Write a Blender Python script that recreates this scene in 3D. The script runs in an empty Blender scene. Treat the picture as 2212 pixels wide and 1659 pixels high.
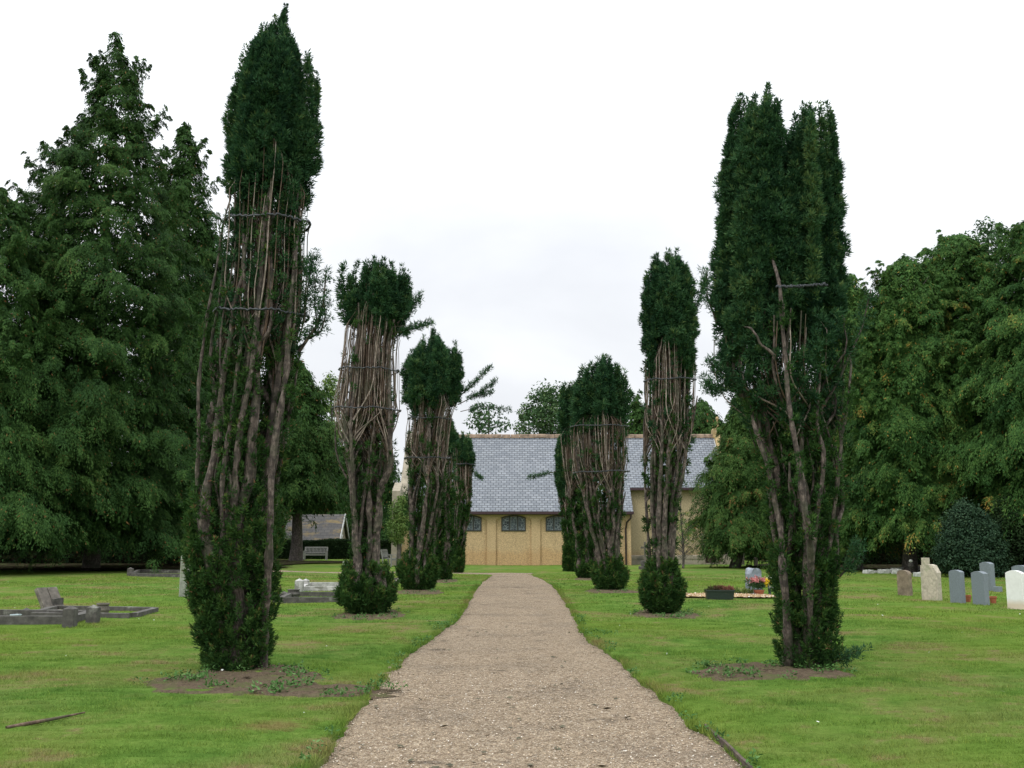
import bpy, math, random
import numpy as np
rng = np.random.default_rng(7)
random.seed(7)
C = bpy.context.scene.collection
PI = math.pi

# ------------------------------------------------------------------ camera model
F, CX, CY, HOR, CAMZ = 2200.0, 1106.0, 829.5, 1165.0, 1.5      # survey units: photo 2212 x 1659
PITCH = math.atan((HOR-CY)/F)
COSP, SINP = math.cos(PITCH), math.sin(PITCH)
def ray(px, py):
    u = (px-CX)/F; v = (CY-py)/F
    return u, COSP - v*SINP, SINP + v*COSP
def gp(px, py):
    x, y, z = ray(px, py); t = -CAMZ/z
    return x*t, y*t
def at(px, py, Y):
    x, y, z = ray(px, py); t = Y/y
    return x*t, Y, CAMZ + z*t
def mpp(px, py):                       # metres per survey pixel at ground point
    x, y = gp(px, py); return math.hypot(x, y)/F

# ------------------------------------------------------------------ tagging
def tag(o, label=None, cat=None, group=None, kind=None):
    if label: o['label'] = label
    if cat: o['category'] = cat
    if group: o['group'] = group
    if kind: o['kind'] = kind
    return o
def thing(name, label, cat, loc=(0,0,0), rz=0, group=None):
    o = bpy.data.objects.new(name, None); C.objects.link(o)
    o.empty_display_size = .2
    o.location = loc; o.rotation_euler = (0,0,rz)
    return tag(o, label, cat, group)
def link(name, me, mat=None, parent=None, world=True):
    o = bpy.data.objects.new(name, me); C.objects.link(o)
    if mat is not None:
        for m in (mat if isinstance(mat, list) else [mat]): me.materials.append(m)
    if parent is not None:
        o.parent = parent
        if world:                      # vertices were given in world space
            from mathutils import Matrix
            M = Matrix.Translation(parent.location) @ Matrix.Rotation(parent.rotation_euler.z, 4, 'Z')
            o.matrix_parent_inverse = M.inverted()
    return o

# ------------------------------------------------------------------ materials
def new_mat(name):
    m = bpy.data.materials.new(name); m.use_nodes = True
    nt = m.node_tree; b = nt.nodes['Principled BSDF']
    return m, nt, b
def nd(nt, t, **kw):
    n = nt.nodes.new(t)
    for k, v in kw.items():
        if k in n.inputs: n.inputs[k].default_value = v
        else: setattr(n, k, v)
    return n
def ramp(nt, stops, inp=None, interp='LINEAR'):
    r = nt.nodes.new('ShaderNodeValToRGB'); cr = r.color_ramp; cr.interpolation = interp
    while len(cr.elements) < len(stops): cr.elements.new(.5)
    for e, (p, c) in zip(cr.elements, stops):
        e.position = p; e.color = (c[0], c[1], c[2], 1) if hasattr(c, '__len__') else (c, c, c, 1)
    if inp is not None: nt.links.new(inp, r.inputs[0])
    return r
def mixc(nt, fac, a, b, mode='MIX'):
    m = nt.nodes.new('ShaderNodeMix'); m.data_type = 'RGBA'; m.blend_type = mode
    for s, v in ((0, fac), (6, a), (7, b)):
        if isinstance(v, bpy.types.NodeSocket): nt.links.new(v, m.inputs[s])
        elif hasattr(v, '__len__'): m.inputs[s].default_value = (*v[:3], 1)
        else: m.inputs[s].default_value = v
    return m.outputs[2]
def noise(nt, vec, scale, detail=4, rough=.55, dist=0):
    n = nd(nt, 'ShaderNodeTexNoise', Scale=scale, Detail=detail, Roughness=rough, Distortion=dist)
    nt.links.new(vec, n.inputs['Vector']); return n.outputs['Fac']
def coords(nt, scale=None):
    t = nt.nodes.new('ShaderNodeTexCoord'); o = t.outputs['Object']
    if scale:
        mp = nt.nodes.new('ShaderNodeMapping'); mp.inputs['Scale'].default_value = scale
        nt.links.new(o, mp.inputs[0]); o = mp.outputs[0]
    return o
def geo(nt): return nt.nodes.new('ShaderNodeNewGeometry').outputs['Position']
def bump(nt, b, h, strength=.3, dist=.01):
    n = nd(nt, 'ShaderNodeBump', Strength=strength, Distance=dist)
    nt.links.new(h, n.inputs['Height']); nt.links.new(n.outputs[0], b.inputs['Normal'])

def foliage_mat(name, stops, trans=.18, rough=.75, spec=.12):
    m, nt, b = new_mat(name)
    a = nd(nt, 'ShaderNodeAttribute', attribute_name='tint')
    r = ramp(nt, stops, a.outputs['Fac'])
    nt.links.new(r.outputs[0], b.inputs['Base Color'])
    b.inputs['Roughness'].default_value = rough
    b.inputs['Specular IOR Level'].default_value = spec
    if trans > 0:
        t = nt.nodes.new('ShaderNodeBsdfTranslucent'); nt.links.new(r.outputs[0], t.inputs[0])
        mx = nd(nt, 'ShaderNodeMixShader'); mx.inputs[0].default_value = trans
        nt.links.new(b.outputs[0], mx.inputs[1]); nt.links.new(t.outputs[0], mx.inputs[2])
        nt.links.new(mx.outputs[0], nt.nodes['Material Output'].inputs[0])
    return m
M = {}
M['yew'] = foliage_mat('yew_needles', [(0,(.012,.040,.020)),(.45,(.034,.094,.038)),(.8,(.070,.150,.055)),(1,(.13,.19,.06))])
M['yew_low'] = foliage_mat('yew_low_needles', [(0,(.012,.036,.010)),(.45,(.032,.084,.020)),(.8,(.065,.13,.028)),(.96,(.12,.16,.035)),(1,(.18,.10,.05))])
M['cyp'] = foliage_mat('cypress_sprays', [(0,(.014,.043,.011)),(.45,(.041,.097,.022)),(.8,(.080,.148,.032)),(.95,(.13,.165,.040)),(1,(.20,.11,.04))])
M['cyp_gold'] = foliage_mat('golden_cypress_sprays', [(0,(.016,.054,.014)),(.45,(.052,.125,.028)),(.75,(.100,.180,.038)),(.93,(.21,.23,.05)),(1,(.36,.22,.05))])
M['broad'] = foliage_mat('broadleaf', [(0,(.03,.07,.03)),(.5,(.06,.12,.045)),(1,(.12,.18,.06))])
M['lime'] = foliage_mat('lime_leaf', [(0,(.06,.12,.03)),(.5,(.12,.20,.05)),(1,(.24,.30,.09))])
M['holly'] = foliage_mat('holly_leaf', [(0,(.012,.034,.018)),(.6,(.030,.066,.032)),(1,(.065,.11,.055))], .1, .7, .15)
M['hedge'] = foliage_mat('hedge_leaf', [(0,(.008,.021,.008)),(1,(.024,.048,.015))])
M['dead'] = foliage_mat('dead_twigs', [(0,(.08,.045,.028)),(.6,(.16,.10,.065)),(1,(.25,.17,.11))], 0, .8, .1)
M['weed'] = foliage_mat('weed_leaf', [(0,(.035,.095,.02)),(.6,(.08,.18,.045)),(1,(.16,.28,.10))])
M['heath'] = foliage_mat('heather', [(0,(.06,.08,.03)),(.6,(.14,.08,.05)),(1,(.28,.12,.09))])

def bark_mat(name, c0, c1, c2, scale=1.0):
    m, nt, b = new_mat(name)
    v = coords(nt, (26*scale, 26*scale, 5*scale)); n1 = noise(nt, v, 1, 6, .65)
    v2 = coords(nt); n2 = noise(nt, v2, 3, 3)
    r = ramp(nt, [(.3,c0),(.5,c1),(.72,c2)], n1)
    n5 = noise(nt, v2, 11, 5, .65); rr_ = mixc(nt, ramp(nt, [(.42,.85),(.56,0)], n5).outputs[0], r.outputs[0], c0)
    rr_ = mixc(nt, ramp(nt, [(.60,0),(.70,.6)], n5).outputs[0], rr_, c2)
    g = mixc(nt, ramp(nt, [(.50,0),(.68,.6)], n2).outputs[0], rr_, (.05,.065,.03))
    nt.links.new(g, b.inputs['Base Color']); b.inputs['Roughness'].default_value = .9
    bump(nt, b, n1, .8, .02); return m
M['bark'] = bark_mat('yew_bark', (.028,.022,.018), (.11,.083,.068), (.28,.23,.195), 1.5)
M['bark_grey'] = bark_mat('grey_bark', (.05,.042,.036), (.13,.11,.095), (.24,.21,.185), .6)
M['stick'] = bark_mat('bare_stick', (.17,.13,.10), (.32,.26,.215), (.48,.41,.35))
M['stick_dark'] = bark_mat('brown_stick', (.07,.045,.03), (.14,.09,.06), (.22,.15,.11))

def stone_mat(name, base, var=.35, scale=12, rough=.9, lichen=None, lam=.58, speck=0, stain=None):
    m, nt, b = new_mat(name); v = coords(nt)
    n = noise(nt, v, scale, 8, .65); n2 = noise(nt, v, scale*.18, 3, .5)
    lo = tuple(c*(1-var) for c in base); hi = tuple(min(1, c*(1+var)) for c in base)
    r = ramp(nt, [(.3, lo), (.5, base), (.7, hi)], n); col = r.outputs[0]
    if speck:
        n3 = noise(nt, v, 130, 2, .6)
        col = mixc(nt, ramp(nt, [(.4, speck), (.55, 0)], n3).outputs[0], col, (.05,.055,.06))
    if lichen:
        col = mixc(nt, ramp(nt, [(lam, 0), (lam+.08, .85)], noise(nt, v, scale*.45, 6, .6)).outputs[0], col, lichen)
    if stain:
        s = nd(nt, 'ShaderNodeSeparateXYZ'); nt.links.new(v, s.inputs[0])
        ma = nd(nt, 'ShaderNodeMath', operation='MULTIPLY_ADD'); nt.links.new(n2, ma.inputs[0]); ma.inputs[1].default_value = -.25
        nt.links.new(s.outputs[2], ma.inputs[2])
        col = mixc(nt, ramp(nt, [(0, .7), (.12, 0)], ma.outputs[0]).outputs[0], col, stain)
    nt.links.new(col, b.inputs['Base Color']); b.inputs['Roughness'].default_value = rough
    bump(nt, b, n, .5, .01); return m
M['stone_old'] = stone_mat('weathered_stone', (.13,.115,.095), .45, 9, .95, (.24,.23,.17))
M['stone_dark'] = stone_mat('dark_kerb_stone', (.085,.08,.07), .5, 8, .95, (.22,.22,.19), .6)
M['stone_brown'] = stone_mat('brown_slab', (.21,.165,.115), .5, 6, .95, (.33,.30,.23), .6)
M['stone_beige'] = stone_mat('mottled_beige_stone', (.46,.41,.32), .35, 14, .95, (.30,.31,.20), .56)
M['granite'] = stone_mat('blue_grey_granite', (.20,.235,.26), .15, 30, .6, None, .6, .35)
M['white_stone'] = stone_mat('white_portland_stone', (.80,.80,.77), .06, 8, .8, None, .6, 0, (.60,.45,.28))
M['white_kerb'] = stone_mat('pale_marble_kerb', (.42,.41,.39), .45, 7, .85, (.18,.18,.15), .56)
M['stone_pale'] = stone_mat('pale_leaning_stone', (.30,.31,.26), .3, 6, .95, (.20,.22,.12), .55)
M['slate_rough'] = stone_mat('rough_hewn_slate', (.24,.27,.31), .4, 7, .7)
M['ashlar'] = stone_mat('chapel_dressed_stone', (.33,.29,.22), .35, 2.2, .95, (.17,.16,.13), .55)
M['coping'] = stone_mat('lichened_coping', (.42,.31,.15), .35, 3, .95, (.62,.58,.50), .6)
M['block'] = stone_mat('broken_white_stone', (.48,.49,.45), .35, 9, .9, (.28,.27,.2), .6)

def simple(name, col, rough=.6, var=.15, scale=20, metal=0):
    m, nt, b = new_mat(name); n = noise(nt, coords(nt), scale, 4)
    r = ramp(nt, [(.3, tuple(c*(1-var) for c in col)), (.7, tuple(min(1, c*(1+var)) for c in col))], n)
    nt.links.new(r.outputs[0], b.inputs['Base Color']); b.inputs['Roughness'].default_value = rough
    b.inputs['Metallic'].default_value = metal
    return m
M['terracotta'] = simple('terracotta', (.34,.11,.05), .8, .25)
M['ridge'] = simple('ridge_tile', (.23,.165,.115), .9, .5, 4)
M['black_plastic'] = simple('black_plastic', (.025,.030,.034), .45, .3)
M['planter'] = simple('planter_plastic', (.025,.04,.032), .5, .2)
M['iron'] = simple('painted_iron', (.03,.018,.014), .5, .3)
M['gutter'] = simple('gutter_paint', (.05,.022,.028), .5, .3)
M['lead'] = simple('lead_flashing', (.50,.52,.54), .6, .2)
M['wood_grey'] = simple('weathered_teak', (.25,.25,.235), .85, .3, 15)
M['wood_dark'] = simple('dark_oak_door', (.055,.030,.022), .7, .4, 6)
M['frame'] = simple('window_frame_paint', (.035,.034,.03), .6, .3)
M['board'] = simple('bargeboard', (.42,.42,.40), .8, .3, 5)
M['pink'] = simple('pink_petal', (.62,.25,.24), .7)
M['yellow'] = simple('yellow_petal', (.85,.66,.03), .7)
M['white_petal'] = simple('white_petal', (.85,.85,.80), .7)
M['fluff'] = simple('pale_scrap', (.62,.64,.58), .8)
M['leaf_dead'] = simple('fallen_leaf', (.07,.065,.035), .9, .5, 8)
M['ceramic'] = simple('pale_ceramic', (.42,.50,.52), .35, .2)

def pebbledash(name, base, red, z0):
    m, nt, b = new_mat(name); p = geo(nt)
    n = noise(nt, p, 16, 6, .8); n2 = noise(nt, p, .8, 4, .6)
    r = ramp(nt, [(.32, tuple(c*.50 for c in base)), (.5, base), (.68, tuple(min(1, c*1.45) for c in base))], n)
    s = nd(nt, 'ShaderNodeSeparateXYZ'); nt.links.new(p, s.inputs[0])
    ma = nd(nt, 'ShaderNodeMath', operation='MULTIPLY_ADD'); nt.links.new(n2, ma.inputs[0]); ma.inputs[1].default_value = -1.3
    nt.links.new(s.outputs[2], ma.inputs[2])
    st = ramp(nt, [(0, .75), (.35, 0)], ma.outputs[0])
    col = mixc(nt, st.outputs[0], r.outputs[0], red, 'MULTIPLY')
    # faint rain streaks
    mp = nt.nodes.new('ShaderNodeMapping'); mp.inputs['Scale'].default_value = (2.2, 2.2, .25); nt.links.new(p, mp.inputs[0])
    col = mixc(nt, ramp(nt, [(.55, 0), (.8, .45)], noise(nt, mp.outputs[0], 1.3, 4)).outputs[0], col, (.35,.32,.27), 'MULTIPLY')
    nt.links.new(col, b.inputs['Base Color']); b.inputs['Roughness'].default_value = .95
    bump(nt, b, n, .7, .02); return m
M['dash'] = pebbledash('ochre_pebbledash', (.53,.385,.215), (.95,.84,.72), .5)
M['dash_buff'] = pebbledash('buff_pebbledash', (.47,.38,.23), (.85,.8,.75), .5)

def slate_mat(name, pitch, cols, mortar, w=.40, h=.27, lichen=None):
    m, nt, b = new_mat(name); p = geo(nt)
    s = nd(nt, 'ShaderNodeSeparateXYZ'); nt.links.new(p, s.inputs[0])
    mu = nd(nt, 'ShaderNodeMath', operation='MULTIPLY'); nt.links.new(s.outputs[2], mu.inputs[0]); mu.inputs[1].default_value = 1/math.sin(pitch)
    cb = nd(nt, 'ShaderNodeCombineXYZ'); nt.links.new(s.outputs[0], cb.inputs[0]); nt.links.new(mu.outputs[0], cb.inputs[1])
    br = nd(nt, 'ShaderNodeTexBrick'); nt.links.new(cb.outputs[0], br.inputs['Vector'])
    br.inputs['Scale'].default_value = 1; br.inputs['Brick Width'].default_value = w; br.inputs['Row Height'].default_value = h
    br.inputs['Mortar Size'].default_value = .022; br.inputs['Mortar Smooth'].default_value = .2
    br.inputs['Color1'].default_value = (*cols[0], 1); br.inputs['Color2'].default_value = (*cols[1], 1); br.inputs['Mortar'].default_value = (*mortar, 1)
    n = noise(nt, p, .9, 5, .6); n3 = noise(nt, p, 9, 4, .7)
    col = mixc(nt, ramp(nt, [(.3, .35), (.7, 0)], n).outputs[0], br.outputs[0], (.55,.58,.55), 'MULTIPLY')
    col = mixc(nt, ramp(nt, [(.35, .4), (.65, 0)], n3).outputs[0], col, (.6,.6,.62), 'MULTIPLY')
    if lichen:
        mp = nt.nodes.new('ShaderNodeMapping'); mp.inputs['Scale'].default_value = (.5, .5, 1.6); nt.links.new(p, mp.inputs[0])
        col = mixc(nt, ramp(nt, [(.5, 0), (.62, .85)], noise(nt, mp.outputs[0], 1.2, 7, .7)).outputs[0], col, lichen)
    nt.links.new(col, b.inputs['Base Color']); b.inputs['Roughness'].default_value = .5
    inv = nd(nt, 'ShaderNodeMath', operation='SUBTRACT'); inv.inputs[0].default_value = 1; nt.links.new(br.outputs['Fac'], inv.inputs[1])
    bump(nt, b, inv.outputs[0], .8, .02); return m
M['shed_roof'] = slate_mat('old_stone_slates', math.radians(45), ((.045,.040,.034), (.075,.066,.055)), (.018,.016,.014), .5, .32, (.19,.125,.02))

def glass_leaded():
    m, nt, b = new_mat('leaded_glass'); p = geo(nt)
    v = nd(nt, 'ShaderNodeTexVoronoi', feature='DISTANCE_TO_EDGE', Scale=7.0, Randomness=.55); nt.links.new(p, v.inputs['Vector'])
    n = noise(nt, p, 5, 3)
    c = ramp(nt, [(.35, (.012,.018,.022)), (.7, (.09,.12,.135))], n)
    col = mixc(nt, ramp(nt, [(.03, 1), (.06, 0)], v.outputs['Distance']).outputs[0], c.outputs[0], (.22,.25,.26))
    nt.links.new(col, b.inputs['Base Color']); b.inputs['Roughness'].default_value = .22
    b.inputs['Specular IOR Level'].default_value = .5; return m
M['glass'] = glass_leaded(); M['casement'] = simple('casement_paint', (.16,.19,.19), .5)

def lawn_cols(nt):
    p = geo(nt)
    n1 = noise(nt, p, .55, 5, .6, .5); n2 = noise(nt, p, 2.6, 5, .65); n3 = noise(nt, p, 14, 4, .7); n4 = noise(nt, p, .16, 3, .5)
    g = ramp(nt, [(.28, (.056,.135,.024)), (.5, (.122,.222,.044)), (.70, (.185,.275,.066))], n2).outputs[0]
    g = mixc(nt, ramp(nt, [(.45, 0), (.66, .8)], n1).outputs[0], g, (.235,.245,.085))
    g = mixc(nt, ramp(nt, [(.40, 0), (.62, .55)], n4).outputs[0], g, (.165,.235,.038))
    mx = nd(nt, 'ShaderNodeMath', operation='MULTIPLY'); nt.links.new(n1, mx.inputs[0]); nt.links.new(n2, mx.inputs[1])
    g = mixc(nt, ramp(nt, [(.29, 0), (.37, .8)], mx.outputs[0]).outputs[0], g, (.235,.185,.095))
    # a scuffed brown patch by the path near the front
    d = nd(nt, 'ShaderNodeVectorMath', operation='DISTANCE'); nt.links.new(p, d.inputs[0])
    bx, by = gp(592, 1583); d.inputs[1].default_value = (bx, by, 0)
    a2 = nd(nt, 'ShaderNodeMath', operation='MULTIPLY_ADD'); nt.links.new(n3, a2.inputs[0]); a2.inputs[1].default_value = .35; nt.links.new(d.outputs['Value'], a2.inputs[2])
    g = mixc(nt, ramp(nt, [(.28, .7), (.52, 0)], a2.outputs[0]).outputs[0], g, (.24,.165,.08))
    return p, g, n2, n3
def lawn_mat():
    m, nt, b = new_mat('lawn_turf'); p, g, n2, n3 = lawn_cols(nt)
    g = mixc(nt, ramp(nt, [(.3, .55), (.6, 0)], n3).outputs[0], g, (.52,.56,.46), 'MULTIPLY')
    nf = noise(nt, p, 60, 3, .7)
    g = mixc(nt, ramp(nt, [(.35, .45), (.6, 0)], nf).outputs[0], g, (.45,.5,.4), 'MULTIPLY')
    nt.links.new(g, b.inputs['Base Color']); b.inputs['Roughness'].default_value = 1; b.inputs['Specular IOR Level'].default_value = 0
    bump(nt, b, nf, .9, .03); return m
M['lawn'] = lawn_mat()
def blade_mat():
    m, nt, b = new_mat('grass_blade'); p, g, n2, n3 = lawn_cols(nt)
    a = nd(nt, 'ShaderNodeAttribute', attribute_name='tint')
    g = mixc(nt, 1.0, g, ramp(nt, [(0, (.60,.65,.6)), (.5, (1.15,1.1,1.0)), (.85, (1.75,1.6,1.5)), (1, (2.3,1.7,1.5))], a.outputs['Fac']).outputs[0], 'MULTIPLY')
    nt.links.new(g, b.inputs['Base Color']); b.inputs['Roughness'].default_value = .85; b.inputs['Specular IOR Level'].default_value = .05
    t = nt.nodes.new('ShaderNodeBsdfTranslucent'); nt.links.new(g, t.inputs[0])
    mx = nd(nt, 'ShaderNodeMixShader'); mx.inputs[0].default_value = .3
    nt.links.new(b.outputs[0], mx.inputs[1]); nt.links.new(t.outputs[0], mx.inputs[2])
    nt.links.new(mx.outputs[0], nt.nodes['Material Output'].inputs[0]); return m
M['blade'] = blade_mat()
def gravel_mat(name='gravel', tone=1.0):
    m, nt, b = new_mat(name); p = geo(nt)
    v = nd(nt, 'ShaderNodeTexVoronoi', Scale=88.0); nt.links.new(p, v.inputs['Vector'])
    s = nd(nt, 'ShaderNodeSeparateColor'); nt.links.new(v.outputs['Color'], s.inputs[0])
    r = ramp(nt, [(0,(.09,.068,.047)),(.3,(.22,.167,.115)),(.6,(.325,.255,.178)),(.85,(.44,.35,.24)),(1,(.68,.61,.50))], s.outputs[0])
    v2 = nd(nt, 'ShaderNodeTexVoronoi', Scale=24.0); nt.links.new(p, v2.inputs['Vector'])
    s2 = nd(nt, 'ShaderNodeSeparateColor'); nt.links.new(v2.outputs['Color'], s2.inputs[0])
    col = mixc(nt, .35, r.outputs[0], ramp(nt, [(0,(.16,.12,.078)),(.5,(.31,.24,.165)),(1,(.47,.38,.27))], s2.outputs[1]).outputs[0])
    n1 = noise(nt, p, .75, 4, .6); n2 = noise(nt, p, 4, 4, .6)
    col = mixc(nt, ramp(nt, [(.50, 0), (.72, .75)], n1).outputs[0], col, (.66,.68,.72), 'MULTIPLY')
    mm = nd(nt, 'ShaderNodeMath', operation='MULTIPLY'); nt.links.new(noise(nt, p, 1.3, 4, .6), mm.inputs[0]); nt.links.new(n2, mm.inputs[1])
    col = mixc(nt, ramp(nt, [(.32, 0), (.40, .8)], mm.outputs[0]).outputs[0], col, (.42,.43,.46), 'MULTIPLY')
    col = mixc(nt, ramp(nt, [(.3, .3), (.6, 0)], n2).outputs[0], col, (.6,.56,.52), 'MULTIPLY')
    nt.links.new(col, b.inputs['Base Color']); b.inputs['Roughness'].default_value = 1; b.inputs['Specular IOR Level'].default_value = .05
    bump(nt, b, v.outputs['Distance'], 1, .012); return m
M['gravel'] = gravel_mat()
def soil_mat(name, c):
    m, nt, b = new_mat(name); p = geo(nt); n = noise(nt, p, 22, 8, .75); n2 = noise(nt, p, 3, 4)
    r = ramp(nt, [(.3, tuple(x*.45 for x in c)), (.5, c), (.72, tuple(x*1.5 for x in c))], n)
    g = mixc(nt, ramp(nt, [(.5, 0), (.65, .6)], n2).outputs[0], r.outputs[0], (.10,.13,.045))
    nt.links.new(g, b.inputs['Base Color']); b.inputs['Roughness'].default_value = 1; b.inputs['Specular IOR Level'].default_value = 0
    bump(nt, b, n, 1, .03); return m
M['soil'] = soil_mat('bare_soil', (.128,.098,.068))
M['litter'] = soil_mat('shaded_litter', (.030,.024,.016))  # near-black ground colour with the tree shade painted in
M['chips'] = simple('ochre_stone_chips', (.50,.34,.17), .9, .6, 25)

# ------------------------------------------------------------------ mesh helpers
class MB:
    def __init__(s): s.v = []; s.f = []; s.mi = []
    def add(s, verts, faces, mi=0):
        o = len(s.v); s.v += [tuple(v) for v in verts]
        s.f += [tuple(i+o for i in f) for f in faces]; s.mi += [mi]*len(faces)
    def box(s, x0, x1, y0, y1, z0, z1, mi=0):
        s.add([(x0,y0,z0),(x1,y0,z0),(x1,y1,z0),(x0,y1,z0),(x0,y0,z1),(x1,y0,z1),(x1,y1,z1),(x0,y1,z1)],
              [(0,3,2,1),(4,5,6,7),(0,1,5,4),(1,2,6,5),(2,3,7,6),(3,0,4,7)], mi)
    def prism(s, prof, y0, y1, mi=0):                      # prof: (x,z) outline, counter-clockwise seen from -y
        n = len(prof); s.add([(x,y0,z) for x,z in prof]+[(x,y1,z) for x,z in prof],
              [tuple(range(n)), tuple(range(2*n-1, n-1, -1))]+[(i, i+n, (i+1)%n+n, (i+1)%n) for i in range(n)], mi)
    def prismx(s, prof, x0, x1, mi=0):                     # prof: (y,z)
        n = len(prof); s.add([(x0,y,z) for y,z in prof]+[(x1,y,z) for y,z in prof],
              [tuple(range(n-1,-1,-1)), tuple(range(n, 2*n))]+[(i, (i+1)%n, (i+1)%n+n, i+n) for i in range(n)], mi)
    def lathe(s, prof, n=16, cx=0, cy=0, mi=0):
        o = []
        for r, z in prof:
            for k in range(n):
                a = 2*PI*k/n; o.append((cx+r*math.cos(a), cy+r*math.sin(a), z))
        f = []
        for i in range(len(prof)-1):
            for k in range(n):
                k2 = (k+1)%n; f.append((i*n+k, i*n+k2, (i+1)*n+k2, (i+1)*n+k))
        f.append(tuple(range(n-1,-1,-1))); f.append(tuple(range((len(prof)-1)*n, len(prof)*n)))
        s.add(o, f, mi)
    def bar(s, a, b, w, h, mi=0):
        from mathutils import Vector
        a = Vector(a); b = Vector(b); d = (b-a).normalized()
        up = Vector((0,0,1)) if abs(d.z) < .95 else Vector((0,1,0))
        sx = d.cross(up).normalized()*w/2; sz = sx.cross(d).normalized()*h/2
        vs = [p+q for p in (a,b) for q in (-sx-sz, sx-sz, sx+sz, -sx+sz)]
        s.add([tuple(v) for v in vs], [(0,3,2,1),(4,5,6,7),(0,1,5,4),(1,2,6,5),(2,3,7,6),(3,0,4,7)], mi)
    def build(s, name, mat, parent=None, bevel=0, world=False, smooth=False, rough=0, cuts=0):
        me = bpy.data.meshes.new(name); me.from_pydata(s.v, [], s.f); me.validate(); me.update()
        if any(s.mi): me.polygons.foreach_set('material_index', s.mi[:len(me.polygons)])
        if rough:
            import bmesh
            bm = bmesh.new(); bm.from_mesh(me)
            bmesh.ops.remove_doubles(bm, verts=bm.verts, dist=1e-4)
            bmesh.ops.subdivide_edges(bm, edges=bm.edges, cuts=cuts or 4, use_grid_fill=True)
            bmesh.ops.triangulate(bm, faces=[f for f in bm.faces if len(f.verts) > 4])
            from mathutils import noise as mn, Vector
            for v in bm.verts:
                q = v.co*5.3; k = v.co*14
                v.co += rough*(mn.noise_vector(q)*.7+mn.noise_vector(k)*.35)
            bm.to_mesh(me); bm.free()
        if smooth: me.polygons.foreach_set('use_smooth', [True]*len(me.polygons))
        o = link(name, me, mat, parent, world)
        if bevel:
            md = o.modifiers.new('bevel', 'BEVEL'); md.width = bevel; md.segments = 2; md.limit_method = 'ANGLE'
        return o

def np_mesh(name, verts, faces, tint=None, smooth=False):
    me = bpy.data.meshes.new(name); n, k = faces.shape
    me.vertices.add(len(verts)); me.vertices.foreach_set('co', verts.astype(np.float32).ravel())
    me.loops.add(n*k); me.loops.foreach_set('vertex_index', faces.astype(np.int32).ravel())
    me.polygons.add(n); me.polygons.foreach_set('loop_start', np.arange(0, n*k, k, dtype=np.int32))
    try: me.polygons.foreach_set('loop_total', np.full(n, k, dtype=np.int32))
    except Exception: pass
    if smooth: me.polygons.foreach_set('use_smooth', np.ones(n, dtype=bool))
    me.update(calc_edges=True)
    if tint is not None:
        a = me.attributes.new('tint', 'FLOAT', 'FACE'); a.data.foreach_set('value', np.clip(tint, 0, 1).astype(np.float32))
    return me
def nrm(a): return a/np.maximum(np.linalg.norm(a, axis=-1, keepdims=True), 1e-9)

def leaf_tris(pos, d, side, L, W):                         # pos (n,3), d (n,3), side (n,3), L,W (n,)
    L = np.broadcast_to(L, (len(pos),))[:, None]; W = np.broadcast_to(W, (len(pos),))[:, None]
    a = pos - side*W*.5; b = pos + side*W*.5; c = pos + d*L
    v = np.stack([a, b, c], 1).reshape(-1, 3)
    return v, np.arange(len(v)).reshape(-1, 3)
def leaf_quads(pos, d, side, L, W):                        # pointed lozenge
    L = np.broadcast_to(L, (len(pos),))[:, None]; W = np.broadcast_to(W, (len(pos),))[:, None]
    v = np.stack([pos, pos+d*L*.45+side*W*.5, pos+d*L, pos+d*L*.45-side*W*.5], 1).reshape(-1, 3)
    return v, np.arange(len(v)).reshape(-1, 4)

def tubes(paths, radii, n=6):                              # paths (N,K,3) radii (N,K)
    N, K, _ = paths.shape
    t = nrm(np.gradient(paths, axis=1)); ref = np.zeros_like(t); ref[..., 0] = .31; ref[..., 1] = .95
    u = nrm(np.cross(t, ref)); w = np.cross(t, u)
    ang = np.arange(n)*2*PI/n
    ring = (u[:, :, None, :]*np.cos(ang)[None, None, :, None] + w[:, :, None, :]*np.sin(ang)[None, None, :, None])
    v = paths[:, :, None, :] + ring*radii[:, :, None, None]
    idx = np.arange(N*K*n).reshape(N, K, n)
    a = idx[:, :-1, :]; b = np.roll(a, -1, axis=2); d_ = idx[:, 1:, :]; c = np.roll(d_, -1, axis=2)
    f = np.stack([a, b, c, d_], -1).reshape(-1, 4)
    return v.reshape(-1, 3), f

class Acc:                                                 # accumulates numpy pieces of the same polygon size
    def __init__(s): s.v = []; s.f = []; s.t = []; s.n = 0
    def add(s, v, f, t=None):
        s.v.append(v); s.f.append(f+s.n); s.n += len(v)
        s.t.append(np.broadcast_to(.5 if t is None else t, (len(f),)))
    def build(s, name, mat, parent=None, smooth=False):
        if not s.v: return None
        me = np_mesh(name, np.concatenate(s.v), np.concatenate(s.f), np.concatenate(s.t), smooth)
        return link(name, me, mat, parent, True)

def hgt(x, y):                                             # lawn height
    return .030 + .018*np.sin(x*.9+y*.37+1)+ .012*np.sin(x*.31-y*.8+2) + .008*np.sin(x*2.3+y*1.7)

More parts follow.
